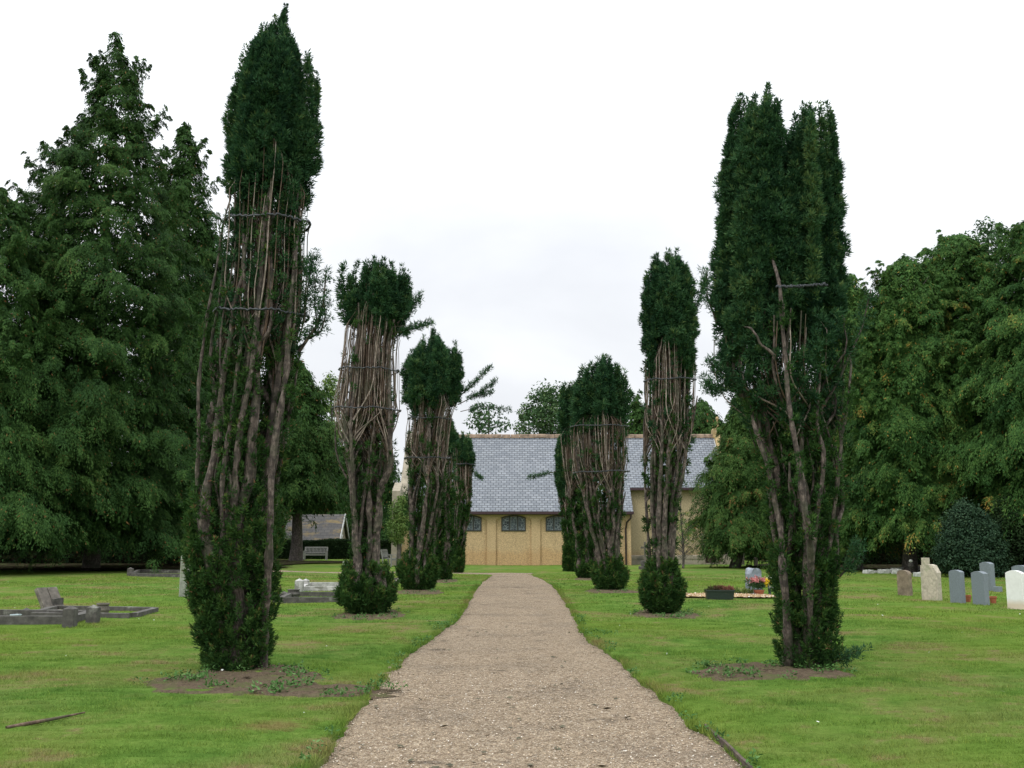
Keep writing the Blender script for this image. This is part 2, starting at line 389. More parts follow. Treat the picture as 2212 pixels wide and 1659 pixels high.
# ------------------------------------------------------------------ foliage clumps (yew habit: upright dense shoots)
def clump_leaves(acc, cen, rad, nl, L, W, upness=.9, out=None, tint=None, vs=1.3, spread=.55):
    M_ = len(cen)
    if M_ == 0: return
    q = nrm(rng.normal(size=(M_, nl, 3))); rr = rng.uniform(.15, 1, (M_, nl, 1))**.6
    off = q*rr*rad[:, None, None]; off[..., 2] *= vs
    pos = cen[:, None, :] + off
    d = q*.9 + rng.normal(size=q.shape)*spread*.6; d[..., 2] += upness*.6
    if out is not None: d += out[:, None, :]*.5
    d = nrm(d); side = nrm(np.cross(d, rng.normal(size=d.shape)))
    Lr = L*rng.uniform(.65, 1.3, M_*nl)
    v, f = leaf_tris(pos.reshape(-1, 3), d.reshape(-1, 3), side.reshape(-1, 3), Lr, W*rng.uniform(.7, 1.3, M_*nl))
    t = (np.full(M_, .45) if tint is None else tint)[:, None] + rng.normal(size=(M_, nl))*.12 + .10*q[..., 2]  # upper leaves of each tuft tinted lighter, as if lit by the sky
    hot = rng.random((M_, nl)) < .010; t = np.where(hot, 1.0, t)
    acc.add(v, f, t.ravel())

class Env:
    def __init__(s, rows, Y, ky=.9):
        rows = sorted(rows, key=lambda r: -r[0]); s.Y = Y
        L = [at(r[1], r[0], Y) for r in rows]; R = [at(r[2], r[0], Y) for r in rows]
        s.zs = np.array([max(l[2], 0) for l in L]); s.cx = np.array([(l[0]+r[0])/2 for l, r in zip(L, R)])
        s.r = np.array([(r[0]-l[0])/2 for l, r in zip(L, R)]); s.ky = ky
    def c(s, z): return np.interp(z, s.zs, s.cx)
    def rad(s, z): return np.interp(z, s.zs, s.r)
    def z(s, py, px=None): return at(CX if px is None else px, py, s.Y)[2]
    def pt(s, fx, fy, z):
        r = s.rad(z); return np.stack([s.c(z)+fx*r, s.Y+fy*r*s.ky, z + 0*fx], -1)
def disc(n, lo=0, hi=1):
    a = rng.uniform(0, 2*PI, n); r = np.sqrt(rng.uniform(lo*lo, hi*hi, n)); return r*np.cos(a), r*np.sin(a)

def wob(N, K, amp, knots=5):
    k = rng.normal(size=(N, knots, 2))*amp; t = np.linspace(0, knots-1, K); i = np.clip(t.astype(int), 0, knots-2); f = (t-i); f = f*f*(3-2*f)
    return k[:, i]*(1-f)[None, :, None] + k[:, i+1]*f[None, :, None]

def yew(label, by, rows, tips, crown, mid, bush, bands, leaf, nplume, sticks, mains=8, mainr=.065, branches=(), low=.5, midfol=.3, topfol=.25, dens=1.0, base_x=None, limbfol=2.0, notches=(), cut=.0):
    """by: px row of base. crown=(bottom of dense crown), mid=(top of thick limbs), bush=(top of basal growth)"""
    bx, Y = gp((rows[-1][1]+rows[-1][2])/2 if base_x is None else base_x, by)
    e = Env(rows, Y)
    t = thing('yew_tree', label, 'tree', (bx, Y, 0), 0, 'bound yews lining the path')
    S = math.hypot(bx, Y)/F                                # metres per px here
    z_c, z_m, z_b = e.z(crown), e.z(mid), e.z(bush)
    ztop = max(e.z(ty) for _, ty in tips)
    pr = max(.055, .9*np.max(e.r)/math.sqrt(nplume)*1.08)
    # crown plumes: stacks of small tufts round upright axes
    A = Acc(); lw = leaf*.33
    tx = np.array(sorted([(at(x, y, Y)[0], at(x, y, Y)[2]) for x, y in tips])); to = np.array(sorted([(at(x, y, Y)[0], at(x, y, Y)[2]) for x, y in list(tips)+list(notches)]))
    def outline(x): return np.interp(x, to[:, 0], to[:, 1], left=to[0, 1]-.4, right=to[-1, 1]-.4)
    cl_c, cl_r, cl_t, cl_o = [], [], [], []
    ts = max(.042, pr*.42)
    def plume(fx, fy, zt, zb, r0, tn, tap=.55):
        tn += .12 if rng.random() < .12 else 0
        L = zt-zb; st = ts*1.05; n = max(4, int(L/st)); ph = rng.uniform(0, 6)
        for k in range(n):
            u = (k+.5)/n; d_ = u*L; z = zt-d_
            r = r0*min(1, .10+d_/(tap+r0))*(1+.30*math.sin(z*6+ph)+.24*math.sin(z*13+ph*2))
            p = e.pt(fx, fy, np.float64(z)); m = 1 if r < ts*.6 else max(3, int(2.1*r/ts+1.2))
            for q in range(m):
                a = rng.uniform(0, 2*PI); o = np.array([math.cos(a), math.sin(a), 0.])
                c = p+o*max(0, r-ts*.5)*rng.uniform(.45, 1.28); c[2] += rng.normal()*st*.4
                fr_ = np.array([fx, fy, 0])*.6+o*.7
                cl_c.append(c); cl_r.append(ts*rng.uniform(.5, 1.3)); cl_t.append((.97 if rng.random() < .012 else tn)+rng.normal()*.17+.05*math.sin(z*7+ph)); cl_o.append(fr_)
    for x, zt in tx:
        r_ = e.rad(zt-.5); f_ = np.clip((x-e.c(zt-.5))/max(r_, .05), -.86, .86)
        plume(f_, rng.uniform(-.5, .1)*math.sqrt(max(0, 1-f_*f_)), zt, z_c+rng.uniform(-.1, .25), pr*.8, .46+rng.normal()*.09, .75)
    fx, fy = disc(nplume, .0, .82)
    for a, b in zip(fx, fy):
        z0 = outline(e.c(ztop-.6)+a*e.rad(ztop-.6)); zt = z0-abs(rng.normal())*.35-.10; lift_ = cut*max(0, 1-abs(a)*1.5)*(b < .1)-cut*.35*(abs(a) > .55)
        plume(a, b, zt, min(zt-.3, z_c+lift_+rng.uniform(-.45, .30)*(1.2 if b < 0 else .5)), pr*rng.uniform(.75, 1.15), .40+rng.normal()*.10)
    nl = int(24*dens)
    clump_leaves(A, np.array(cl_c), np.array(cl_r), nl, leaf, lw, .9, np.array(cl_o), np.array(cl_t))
    ts2 = max(.05, min(ts, .085))
    def scatter(z0, z1, amount, f0, f1, r0, tn, acc, up=.9, vs=1.5, gate=-.4):
        area = 2*PI*max(.05, float(e.rad((z0+z1)/2)))*(z1-z0)
        n = int(area*amount/(r0*r0*PI)); a, b = disc(n, f0, f1); z = rng.uniform(z0, z1, n)
        an_ = np.arctan2(b, a)
        keep = (np.sin(an_*3+z*2.1)+np.sin(an_*5-z*3.3)+rng.normal(size=n)*.5) > gate
        a, b, z = a[keep], b[keep], z[keep]; n = len(a)
        clump_leaves(acc, e.pt(a, b, z), r0*rng.uniform(.55, 1.15, n), nl, leaf, lw, up, np.stack([a, b, 0*a], -1), tn+rng.normal(size=n)*.14, vs)
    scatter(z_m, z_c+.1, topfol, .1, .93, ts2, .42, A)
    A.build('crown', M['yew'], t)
    # limbs
    K = 30; N = mains
    an = np.arange(N)*2*PI/N+rng.normal(size=N)*.3; fr = rng.uniform(.45, .92, N)
    fx, fy = np.cos(an)*fr, np.sin(an)*fr
    zt = z_m+(z_c-z_m)*rng.uniform(.3, 1.1, N)
    u = np.linspace(0, 1, K)[None, :]; z = -.05+u*(zt[:, None]+.05)
    w = wob(N, K, .014+.016*e.rad(z_m), 13); rr = e.rad(z)
    grow = .55+.45*np.clip(z/max(z_b, .3), 0, 1)
    P = np.stack([e.c(z)+fx[:, None]*rr*grow+w[..., 0], Y+fy[:, None]*rr*e.ky*grow+w[..., 1], z], -1)
    R = (mainr*rng.uniform(.5, 1.2, N))[:, None]*(1.35-1.05*u)*(1+.10*np.sin(z*9+an[:, None]*5)+.12*rng.normal(size=z.shape))
    T = Acc(); v, f = tubes(P, R, 9); T.add(v, f)
    m2 = N*2; src = rng.integers(0, N, m2); i0 = rng.integers(K//5, int(K*.7), m2); K2 = 12; u2 = np.linspace(0, 1, K2)[None]   # forks
    s0 = P[src, i0]; zt2 = np.minimum(s0[:, 2]+rng.uniform(.25, .6, m2)*z_c, z_c*1.02); z2 = s0[:, 2:3]+(zt2-s0[:, 2])[:, None]*u2
    a, b = disc(m2, .5, .95); kk = np.clip(u2*1.4, 0, 1); w = wob(m2, K2, .02, 6)*np.clip(u2*4, 0, 1)[..., None]
    P2 = np.stack([s0[:, :1]*(1-kk)+(e.c(z2)+a[:, None]*e.rad(z2))*kk+w[..., 0], s0[:, 1:2]*(1-kk)+(Y+b[:, None]*e.rad(z2)*e.ky)*kk+w[..., 1], z2], -1)
    v, f = tubes(P2, np.maximum(.009, R[src, i0][:, None]*.62*(1-.7*u2)), 7); T.add(v, f)
    T.build('trunk', M['bark'], t, True)
    # growth among and along the limbs, and the basal bush
    B = Acc()
    LP = np.concatenate([P.reshape(-1, 3), P2.reshape(-1, 3)]); LP = LP[(LP[:, 2] > .15) & (LP[:, 2] < z_c)]
    n = int(len(LP)*limbfol); q = LP[rng.integers(0, len(LP), n)]; ph = np.sin(q[:, 0]*23+q[:, 2]*3.7)+np.sin(q[:, 2]*5.1+q[:, 1]*17); q = q[ph > -.2]
    o = rng.normal(size=(len(q), 3)); o[:, 2] *= .8; o = nrm(o)
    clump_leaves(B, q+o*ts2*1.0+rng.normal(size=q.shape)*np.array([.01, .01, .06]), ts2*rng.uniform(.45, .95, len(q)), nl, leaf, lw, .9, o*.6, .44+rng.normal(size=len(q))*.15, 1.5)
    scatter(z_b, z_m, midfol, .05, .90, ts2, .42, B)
    if bush < by:
        scatter(.02, z_b*.98, 1.5*(low*2), .45, .93, ts2*1.05, .46, B, 1.1, 1.3, -1.1)
        nb_ = int(2*PI*float(e.rad(z_b*.5))*z_b/(.02)*low*.9)
        a = rng.uniform(0, 2*PI, nb_); zq = rng.uniform(.03, z_b*1.12, nb_); ff = rng.uniform(.78, 1.0, nb_)
        c0 = e.pt(np.cos(a)*ff, np.sin(a)*ff, zq); o = np.stack([np.cos(a), np.sin(a), 0*a], -1)
        for kq in range(4): clump_leaves(B, c0+o*(.02*kq)+np.array([0, 0, .045])*kq*(leaf/.06)**.5, np.full(nb_, ts2*(.62-.13*kq)), max(8, nl//2), leaf, lw, 1.3, o*.4, .50+.05*kq+rng.normal(size=nb_)*.1, 1.5)
    # bundled bare sticks between limbs and crown
    ST = Acc(); SD = Acc()
    for acc, n, rad, f0, f1 in ((ST, sticks, .0105, .62, 1.0), (SD, int(sticks*2.2), .007, .1, .95)):
        if n == 0: continue
        rad = max(rad, S*.80 if acc is ST else S*.6)
        K = 14; src = rng.integers(0, N, n)
        a, b = disc(n, f0, f1)
        z0 = z_m-rng.uniform(-.15, .5, n)*(z_c-z_m)*.5; z1 = z_c+rng.uniform(-.35, .22, n)*(z_c-z_m)+.1
        z1 = np.minimum(z1+cut*np.clip(1-np.abs(a)*1.4, 0, 1)*rng.uniform(.3, 1.1, n), ztop-.5)
        u = np.linspace(0, 1, K)[None, :]; z = z0[:, None]+u*(z1-z0)[:, None]
        sfx = fx[src][:, None]; sfy = fy[src][:, None]; k = np.clip(u*2.6, 0, 1); k = k*k*(3-2*k)
        near = np.hypot(a-fx[src], b-fy[src]) > .9
        a = np.where(near, (a+fx[src])*.55, a); b = np.where(near, (b+fy[src])*.55, b)
        a2 = a+rng.normal(size=n)*.10; b2 = b+rng.normal(size=n)*.10; q = np.maximum(1, np.hypot(a2, b2)/.97); a2, b2 = a2/q, b2/q
        ax = sfx*(1-k)+(a[:, None]*(1-u)+a2[:, None]*u)*k; ay = sfy*(1-k)+(b[:, None]*(1-u)+b2[:, None]*u)*k
        pull = 1-.42*np.clip((z-z_c-cut*np.clip(1-np.abs(ax)*1.5, 0, 1)+.15)/.35, 0, 1); ax, ay = ax*pull, ay*pull
        w = wob(n, K, .007+.006*float(e.rad(z_m)), 4); rr = e.rad(z)
        P = np.stack([e.c(z)+ax*rr+w[..., 0], Y+ay*rr*e.ky+w[..., 1], z], -1)
        R = rad*rng.uniform(.55, 1.45, n)[:, None]*(1.15-.55*u)
        v, f = tubes(P, R, 5); acc.add(v, f)
    ST.build('bare_stems', M['stick'], t); SD.build('dead_twigs', M['stick_dark'], t)
    # side branches with sparse shoots
    for br in branches:
        pts, fol = br[0], br[1]; limb = len(br) > 3
        P = np.array([at(x, y, Y) for x, y in pts]); nP = 6 if limb else 4
        uu = np.linspace(0, len(P)-1, nP*len(P)); i = np.clip(uu.astype(int), 0, len(P)-2); g = (uu-i)[:, None]
        Q = P[i]*(1-g)+P[i+1]*g; u_ = np.linspace(0, 1, len(Q)); r0 = br[2] if len(br) > 2 else .02
        if limb:                                           # a main limb lying on the near face, both ends tucked into the growth
            Q[:, 1] += br[3]*np.interp(u_, [0, .12, .32, .75, 1], [.1, .45, .95, .85, .05]); Q[:, :2] += wob(1, len(Q), .016, 9)[0]
            v, f = tubes(Q[None], (r0*(.95-.72*u_)*(1+.13*rng.normal(size=len(Q)))*(1+.12*np.sin(u_*37)))[None], 9); a = Acc(); a.add(v, f); ob = a.build('limb', M['bark'], t, True)
            if fol:
                fol = int(fol*3.2); vi = np.linspace(0, len(Q)-1.01, fol); ii = vi.astype(int); o = nrm(rng.normal(size=(fol, 3)))
                c = Q[ii]+(Q[ii+1]-Q[ii])*(vi-ii)[:, None]+o*ts2*.85; c[:, 1] -= .02; kp = np.sin(vi*.8)+rng.normal(size=fol)*.7 > .05; c, o = c[kp], o[kp]
                if len(c): clump_leaves(B, c, np.full(len(c), ts2*.8), nl, leaf, lw, .9, o*.5, .46+rng.normal(size=len(c))*.14, 1.5)
            continue
        Q[:, 1] += np.linspace(-.1, -.35, len(Q))
        a = Acc(); v, f = tubes(Q[None], (r0*np.linspace(1, .35, len(Q)))[None], 6); a.add(v, f)
        ob = a.build('side_branch', M['bark'], t)
        if fol:
            fa = Acc(); n = max(int(fol*1.5), int(float(np.sum(np.linalg.norm(np.diff(Q, axis=0), axis=1)))*.8/.045)); vi = np.linspace(len(Q)*.2, len(Q)-1.01, n); ii = vi.astype(int); c = Q[ii]+(Q[np.minimum(ii+1, len(Q)-1)]-Q[ii])*(vi-ii)[:, None]+rng.normal(size=(n, 3))*np.array([.035, .04, .03])
            clump_leaves(fa, c, np.full(n, .03+leaf*.25), int(13*dens), leaf, leaf*.26, .7, None, .45+rng.normal(size=n)*.1, 1.2, .8)
            fa.build('shoots', M['yew'], ob)
    B.build('lower_foliage', M['yew_low'], t)
    # black chain ties round the bundle
    for b in bands:
        y0, tilt, a0, a1, sag = (tuple(b)+(0, 2*PI, .35))[:5] if len(b) == 2 else b
        zb = e.z(y0); r = float(e.rad(zb))*.95+.01; n = 120; a = np.linspace(a0, a1, n)
        el_ = (zb-CAMZ)/Y; back = -np.sin(a)*r*e.ky                    # the ties sag a little on the near side
        P = np.stack([e.c(zb)+np.cos(a)*r, Y+np.sin(a)*r*e.ky, zb+tilt*np.cos(a)*r-sag*el_*np.maximum(back, 0)+.012*np.sin(a*5+1)+.008*rng.normal(size=n)], -1)
        rb = max(.013, S*1.1)*(.7+.7*np.abs(np.sin(np.arange(n)*PI/3)))
        ta = Acc(); v, f = tubes(P[None], rb[None], 6); ta.add(v, f); ta.build('tie_band', M['black_plastic'], t)
    return t, e

# ------------------------------------------------------------------ cypress habit: drooping fan sprays hung over a conical frame
def fans(acc, base, axis, size, nl, leafL, leafW, tint, droop=.75):
    M_ = len(base)
    up = np.array([0, 0, 1.]); side = nrm(np.cross(axis, up))
    u = rng.uniform(0, 1, (M_, nl))**.8; s = rng.uniform(-1, 1, (M_, nl))
    sz = size[:, None]; wid = .55*sz*(1.05-u**1.5)*(.3+np.minimum(1, u*3)*.7)
    pos = (base[:, None, :] + axis[:, None, :]*(u*sz)[..., None] + side[:, None, :]*(s*wid)[..., None])
    pos[..., 2] += -droop*sz*(u*u*.75 + .55*s*s*np.minimum(1, u*2)) + rng.normal(size=u.shape)*.05*sz
    pos += rng.normal(size=pos.shape)*.032*sz[..., None]
    d = axis[:, None, :]*(.5+.2*u[..., None]) + side[:, None, :]*(s*.75)[..., None] + rng.normal(size=pos.shape)*.28
    d[..., 2] -= .75+.35*u; d = nrm(d)
    sd = nrm(side[:, None, :]+rng.normal(size=pos.shape)*.38); sd = nrm(sd-d*np.sum(sd*d, -1, keepdims=True))
    v, f = leaf_quads(pos.reshape(-1, 3), d.reshape(-1, 3), sd.reshape(-1, 3), leafL*rng.uniform(.6, 1.35, M_*nl), leafW*rng.uniform(.6, 1.3, M_*nl))
    t = tint[:, None]+rng.normal(size=u.shape)*.12+.10*(u-.5)
    hot = rng.random(u.shape) < .012; t = np.where(hot, 1., t)
    acc.add(v, f, t.ravel())

def cypress(label, Y, rows, n, mat='cyp', size=1.0, nl=60, leaf=.20, tint=.42, bottom=None, ky=1.0, trunk_r=.35, seed_gold=0, name='cypress_tree', spikes=0, inner=.55, tx=None):
    e = Env(rows, Y, ky); nl = int(nl*1.5); leaf = leaf*.74; size = size*.84; cxb = e.c(0) if tx is None else tx
    t = thing(name, label, 'tree', (float(cxb), Y, 0), 0, 'tall evergreens round the churchyard')
    z0 = e.zs[0]; z1 = e.zs[-1]
    A = Acc()
    # surface points weighted by radius
    zz = np.linspace(z0, z1, 400); w = e.rad(zz)+.15; cdf = np.cumsum(w); cdf /= cdf[-1]
    def pts(n, f0, f1, front=.70):
        z = np.interp(rng.random(n), cdf, zz)
        a = np.where(rng.random(n) < front, rng.uniform(PI, 2*PI, n), rng.uniform(0, PI, n))
        # lobed outline: big limbs make bulges
        lob = 1+.09*np.sin(a*5+z*1.9)+.08*np.sin(a*3-z*2.7+1)+.09*np.sin(a*9+z*3.6)
        fr = rng.uniform(f0, f1, n)*lob*.95
        r = e.rad(z)*fr
        p = np.stack([e.c(z)+np.cos(a)*r, Y+np.sin(a)*r*ky, z], -1)
        ax = np.stack([np.cos(a), np.sin(a), 0*a], -1)+rng.normal(size=(n, 3))*.33; ax[:, 2] = rng.uniform(-.1, .35, n)
        return p, nrm(ax), lob
    nlimb = max(8, int(n*.80/15)); p0, ax0, lob0 = pts(nlimb, .78, 1.16); m = 16
    hh = np.clip((z1-p0[:, 2])/(z1-z0)*2.2, .32, 1)[:, None]; p0[:, 2] -= .6*size*hh[:, 0]*(p0[:, 2] > z0+.8*(z1-z0))
    sd0 = nrm(np.cross(ax0, np.array([0, 0, 1.]))); uu_ = rng.uniform(-1.0, .35, (nlimb, m)); ss_ = rng.normal(size=(nlimb, m))*.62*(1.05-np.abs(uu_)*.3)
    q = p0[:, None]+(ax0[:, None]*(uu_*hh*size*1.5)[..., None])+sd0[:, None]*(ss_*hh*size*.95)[..., None]
    q[..., 2] += hh*size*(-.55*uu_-.75*ss_**2*.6-.35+rng.normal(size=uu_.shape)*.22)
    axx = nrm(ax0[:, None]+sd0[:, None]*(ss_*.7)[..., None]+rng.normal(size=q.shape)*.25); sz = size*rng.uniform(.5, 1.15, q.shape[:2])*hh*.95
    tn = np.broadcast_to((tint+(lob0-1)*.4+rng.normal(size=nlimb)*.10)[:, None], uu_.shape)+rng.normal(size=uu_.shape)*.07+.10*uu_
    if seed_gold: tn = tn+seed_gold*((rng.random(nlimb) < .75)[:, None] & (rng.random(uu_.shape) < .22))*rng.uniform(.15, .6, uu_.shape)
    fans(A, q.reshape(-1, 3), axx.reshape(-1, 3), sz.ravel(), nl, leaf, leaf*.31, tn.ravel(), 1.1)
    p, ax, lob = pts(int(n*.28), .68, .86)
    fans(A, p-ax*size*.5, ax, np.full(len(p), size*.9), nl, leaf, leaf*.36, np.full(len(p), tint)+rng.normal(size=len(p))*.08)
    p, ax, lob = pts(int(n*inner), .45, .80)
    fans(A, p-ax*size*.4, ax, np.full(len(p), size), int(nl*.55), leaf*1.7, leaf*.7, np.full(len(p), tint))
    for i in range(spikes):                                # leaders breaking the outline
        z = rng.uniform(z0+(z1-z0)*.30, z1-(z1-z0)*.07); a = rng.uniform(-PI, 0) if rng.random() < .5 else rng.choice([0., PI])+rng.normal()*.3
        r = float(e.rad(z)); q = np.array([e.c(z)+math.cos(a)*r, Y+math.sin(a)*r*ky, z]); m = 11
        dirv = np.array([math.cos(a)*.55, math.sin(a)*.4, .75]); L = size*rng.uniform(.6, 1.5)
        pp = q+dirv*L*np.linspace(-.9, 1, m)[:, None]; axx = nrm(dirv*np.array([1, 1, .1])+rng.normal(size=(m, 3))*.7)
        fans(A, pp, axx, size*np.linspace(.75, .3, m), nl, leaf, leaf*.36, np.full(m, tint+.05))
    # pointed leader
    m = 10; zt = np.linspace(z1-size*1.2, z1, m); pp = np.stack([np.full(m, e.c(z1)), np.full(m, Y), zt], -1)
    ax = nrm(rng.normal(size=(m, 3))*np.array([1, 1, .1])); fans(A, pp, ax, size*np.linspace(.7, .15, m), nl, leaf*.9, leaf*.3, np.full(m, tint))
    A.build('crown', M[mat], t)
    T = Acc(); K = 14; z = np.linspace(-.1, z1*.93, K)
    P = np.stack([np.interp(z, [0, z0+.5, z1], [cxb, e.c(z0), e.c(z1)])+.05*np.sin(z), np.full(K, Y), z], -1)[None]
    R = (trunk_r*(1.0-.93*np.linspace(0, 1, K))*(1+.22*np.exp(-np.maximum(z, 0)*1.5)))[None]
    v, f = tubes(P, R, 12); T.add(v, f)
    nb = 46; zb = rng.uniform(z0, z1*.9, nb); a = rng.uniform(0, 2*PI, nb); K = 7; u = np.linspace(0, 1, K)[None]
    r = e.rad(zb)*.9; P = np.stack([e.c(zb)[:, None]+np.cos(a)[:, None]*r[:, None]*u, Y+np.sin(a)[:, None]*r[:, None]*u*ky, zb[:, None]-.4+.9*u*u-.3*u], -1)
    v, f = tubes(P, .05*trunk_r/.35*(1.2-u)*np.ones((nb, 1)), 5); T.add(v, f)
    T.build('trunk', M['bark_grey'], t, True)
    return t

def leafy(name, label, cat, Y, rows, n, mat, leaf, nl=40, cr=.5, tint=.5, group=None, trunk=True, trunk_r=.15, ky=1., gaps=.25, fill=.35, wr=.5, x0=None):
    e = Env(rows, Y, ky); cx0 = float(e.c(0)) if x0 is None else x0
    t = thing(name, label, cat, (cx0, Y, 0), 0, group)
    z0, z1 = e.zs[0], e.zs[-1]
    z = rng.uniform(z0, z1, n*2); w = e.rad(z)/np.max(e.r); z = z[rng.random(len(z)) < w+.1][:n]; m = len(z)
    a = rng.uniform(0, 2*PI, m); fr = np.where(rng.random(m) < fill, rng.uniform(.2, .8, m), rng.uniform(.8, 1, m))
    keep = (np.sin(a*4+z*2/cr*.5)+np.sin(z*1.9/cr*.6+a)+rng.normal(size=m)) > -2+gaps*3; a, z, fr = a[keep], z[keep], fr[keep]; m = len(a)
    r = np.maximum(e.rad(z)-cr*.5, .02)*fr
    c = np.stack([e.c(z)+np.cos(a)*r, Y+np.sin(a)*r*ky, z], -1)
    q = nrm(rng.normal(size=(m, nl, 3))); q[..., 2] = q[..., 2]*.75+.1
    pos = c[:, None]+q*(cr*rng.uniform(.5, 1.15, (m, 1))*rng.uniform(.5, 1, (m, nl))**.5)[..., None]
    nn = nrm(q+rng.normal(size=q.shape)*.6+np.array([0, 0, .5])); d = nrm(np.cross(nn, rng.normal(size=q.shape))); sd = np.cross(nn, d)
    v, f = leaf_quads(pos.reshape(-1, 3), d.reshape(-1, 3), sd.reshape(-1, 3), leaf*rng.uniform(.6, 1.3, m*nl), leaf*wr*rng.uniform(.7, 1.2, m*nl))
    A = Acc(); A.add(v, f, (tint+rng.normal(size=(m, 1))*.15+rng.normal(size=(m, nl))*.12).ravel()); A.build('crown', M[mat], t)
    if trunk:
        T = Acc(); K = 10; zz = np.linspace(-.1, z0+(z1-z0)*.8, K)
        P = np.stack([np.interp(zz, [0, z0+.3, z1], [cx0, e.c(z0), e.c(z1)]), np.full(K, Y), zz], -1)[None]
        v, f = tubes(P, (trunk_r*np.linspace(1.1, .25, K))[None], 9); T.add(v, f)
        k = max(6, m//25); idx = rng.integers(0, m, k); u = np.linspace(0, 1, 6)[None]; s = np.stack([np.interp(c[idx, 2]*.6, zz, P[0, :, 0]), np.full(k, Y), c[idx, 2]*.6], -1)
        Q = s[:, None]*(1-u[..., None])+c[idx][:, None]*u[..., None]
        v, f = tubes(Q, trunk_r*.28*(1.1-u)*np.ones((k, 1)), 5); T.add(v, f)
        T.build('trunk', M['bark_grey'], t, True)
    return t

# ================================================================== SETTING
# path edges traced on the ground
LE = [(690,1659),(716,1618),(748,1572),(790,1520),(830,1472),(880,1420),(912,1396),(950,1370),(985,1345),(1001,1328),(1014,1300),(1030,1272),(1045,1256),(1060,1246)]
RE = [(1605,1659),(1556,1612),(1500,1575),(1432,1512),(1380,1470),(1310,1412),(1266,1384),(1246,1342),(1226,1310),(1206,1280),(1190,1263),(1172,1252),(1150,1244)]
lg = np.array([gp(*p) for p in LE]); rg = np.array([gp(*p) for p in RE])
lg = np.vstack([[lg[0, 0]-.35, -30], [lg[0, 0]-.12, 2.5], lg]); rg = np.vstack([[rg[0, 0]+.35, -30], [rg[0, 0]+.15, 2.5], rg])
YE = 44.6
def edge(tab, y): return np.interp(y, tab[:, 1], tab[:, 0])
ys = [-30., -15., -5., 0., 2.]
y = 3.2
while y < 230: ys.append(y); y *= 1.0085 if y < 45 else 1.03
ys = np.array(ys); n = len(ys)
jag = np.interp(ys, np.arange(-30, 232, .11), np.convolve(rng.normal(size=2382), [.25, .5, .25], 'same'))
jag2 = np.interp(ys, np.arange(-30, 232, .11), np.convolve(rng.normal(size=2382), [.25, .5, .25], 'same'))
xl = edge(lg, ys)+jag*.035; xr = edge(rg, ys)+jag2*.035
mid = (edge(lg, np.array([YE]))+edge(rg, np.array([YE])))[0]/2
k = np.clip((ys-(YE-.6))/1.2, 0, 1); xl = xl*(1-k)+mid*k; xr = xr*(1-k)+mid*k
offs = np.array([0, .012, .03, .07, .13, .22, .35, .5, .7, .95, 1.3, 1.7, 2.2, 2.8, 3.5, 4.4, 5.5, 7, 9, 12, 16, 22, 30, 42, 60, 90, 140])
V, Fq = [], []
for sgn, xe in ((-1, xl), (1, xr)):
    o = len(V)*0+sum(len(a) for a in V)
    X = xe[:, None]+sgn*offs[None]; Yg = np.broadcast_to(ys[:, None], X.shape)
    Z = hgt(X, Yg)+.012*np.clip(rng.normal(size=X.shape), -1, 1)*(offs > .02)*(offs < 6)
    drop = (1-k)[:, None]
    Z = np.where(offs[None] < .001, Z*(1-drop)-.03*drop, Z); Z = np.where(np.abs(offs[None]-.012) < .001, Z-.01*drop, Z)
    # shallow worn dish behind the first yews etc. stays part of the terrain
    V.append(np.stack([X, Yg, Z], -1).reshape(-1, 3))
    i = np.arange(n*len(offs)).reshape(n, len(offs))+o
    a, b, c, d = i[:-1, :-1], i[:-1, 1:], i[1:, 1:], i[1:, :-1]
    Fq.append((np.stack([a, b, c, d], -1) if sgn > 0 else np.stack([a, d, c, b], -1)).reshape(-1, 4))
me = np_mesh('lawn', np.concatenate(V), np.concatenate(Fq), None, True)
tag(link('lawn', me, M['lawn']), 'mown churchyard lawn, green with dry straw patches', 'lawn', kind='structure')
# gravel path
xs = np.linspace(0, 1, 14); Yp = ys[ys < YE+.2]; L_ = edge(lg, Yp)-.12; R_ = edge(rg, Yp)+.12
X = L_[:, None]+(R_-L_)[:, None]*xs; Z = .012*np.sin(xs*PI)[None]+.004*rng.normal(size=X.shape)-.004
i = np.arange(X.size).reshape(X.shape); fq = np.stack([i[:-1, :-1], i[:-1, 1:], i[1:, 1:], i[1:, :-1]], -1).reshape(-1, 4)
me = np_mesh('gravel_path', np.stack([X, np.broadcast_to(Yp[:, None], X.shape), Z], -1).reshape(-1, 3), fq, None, True)
tag(link('gravel_path', me, M['gravel']), 'straight gravel path between the two rows of yews', 'path', kind='structure')
def ribbon(name, pts, hw, mat, label, lift=.02, cat='path', kind='structure', seg=40, jig=.05):
    P = np.array(pts); u = np.linspace(0, len(P)-1, seg); i = np.clip(u.astype(int), 0, len(P)-2); g = (u-i)[:, None]
    Q = P[i]*(1-g)+P[i+1]*g; t_ = nrm(np.gradient(Q, axis=0)); nn = np.stack([-t_[:, 1], t_[:, 0]], -1)
    H = np.interp(u, range(len(P)), hw)[:, None]; cols = np.linspace(-1, 1, 7)
    XY = Q[:, None]+nn[:, None]*(H*cols[None])[..., None]*(1+jig*rng.normal(size=(seg, 1, 1)))
    Zr = hgt(XY[..., 0], XY[..., 1])+lift-.05*(np.abs(cols) > .99)[None]
    v = np.concatenate([XY, Zr[..., None]], -1).reshape(-1, 3); i = np.arange(seg*7).reshape(seg, 7)
    me = np_mesh(name, v, np.stack([i[:-1, :-1], i[1:, :-1], i[1:, 1:], i[:-1, 1:]], -1).reshape(-1, 4), None, True)
    return tag(link(name, me, mat), label, cat, kind=kind)
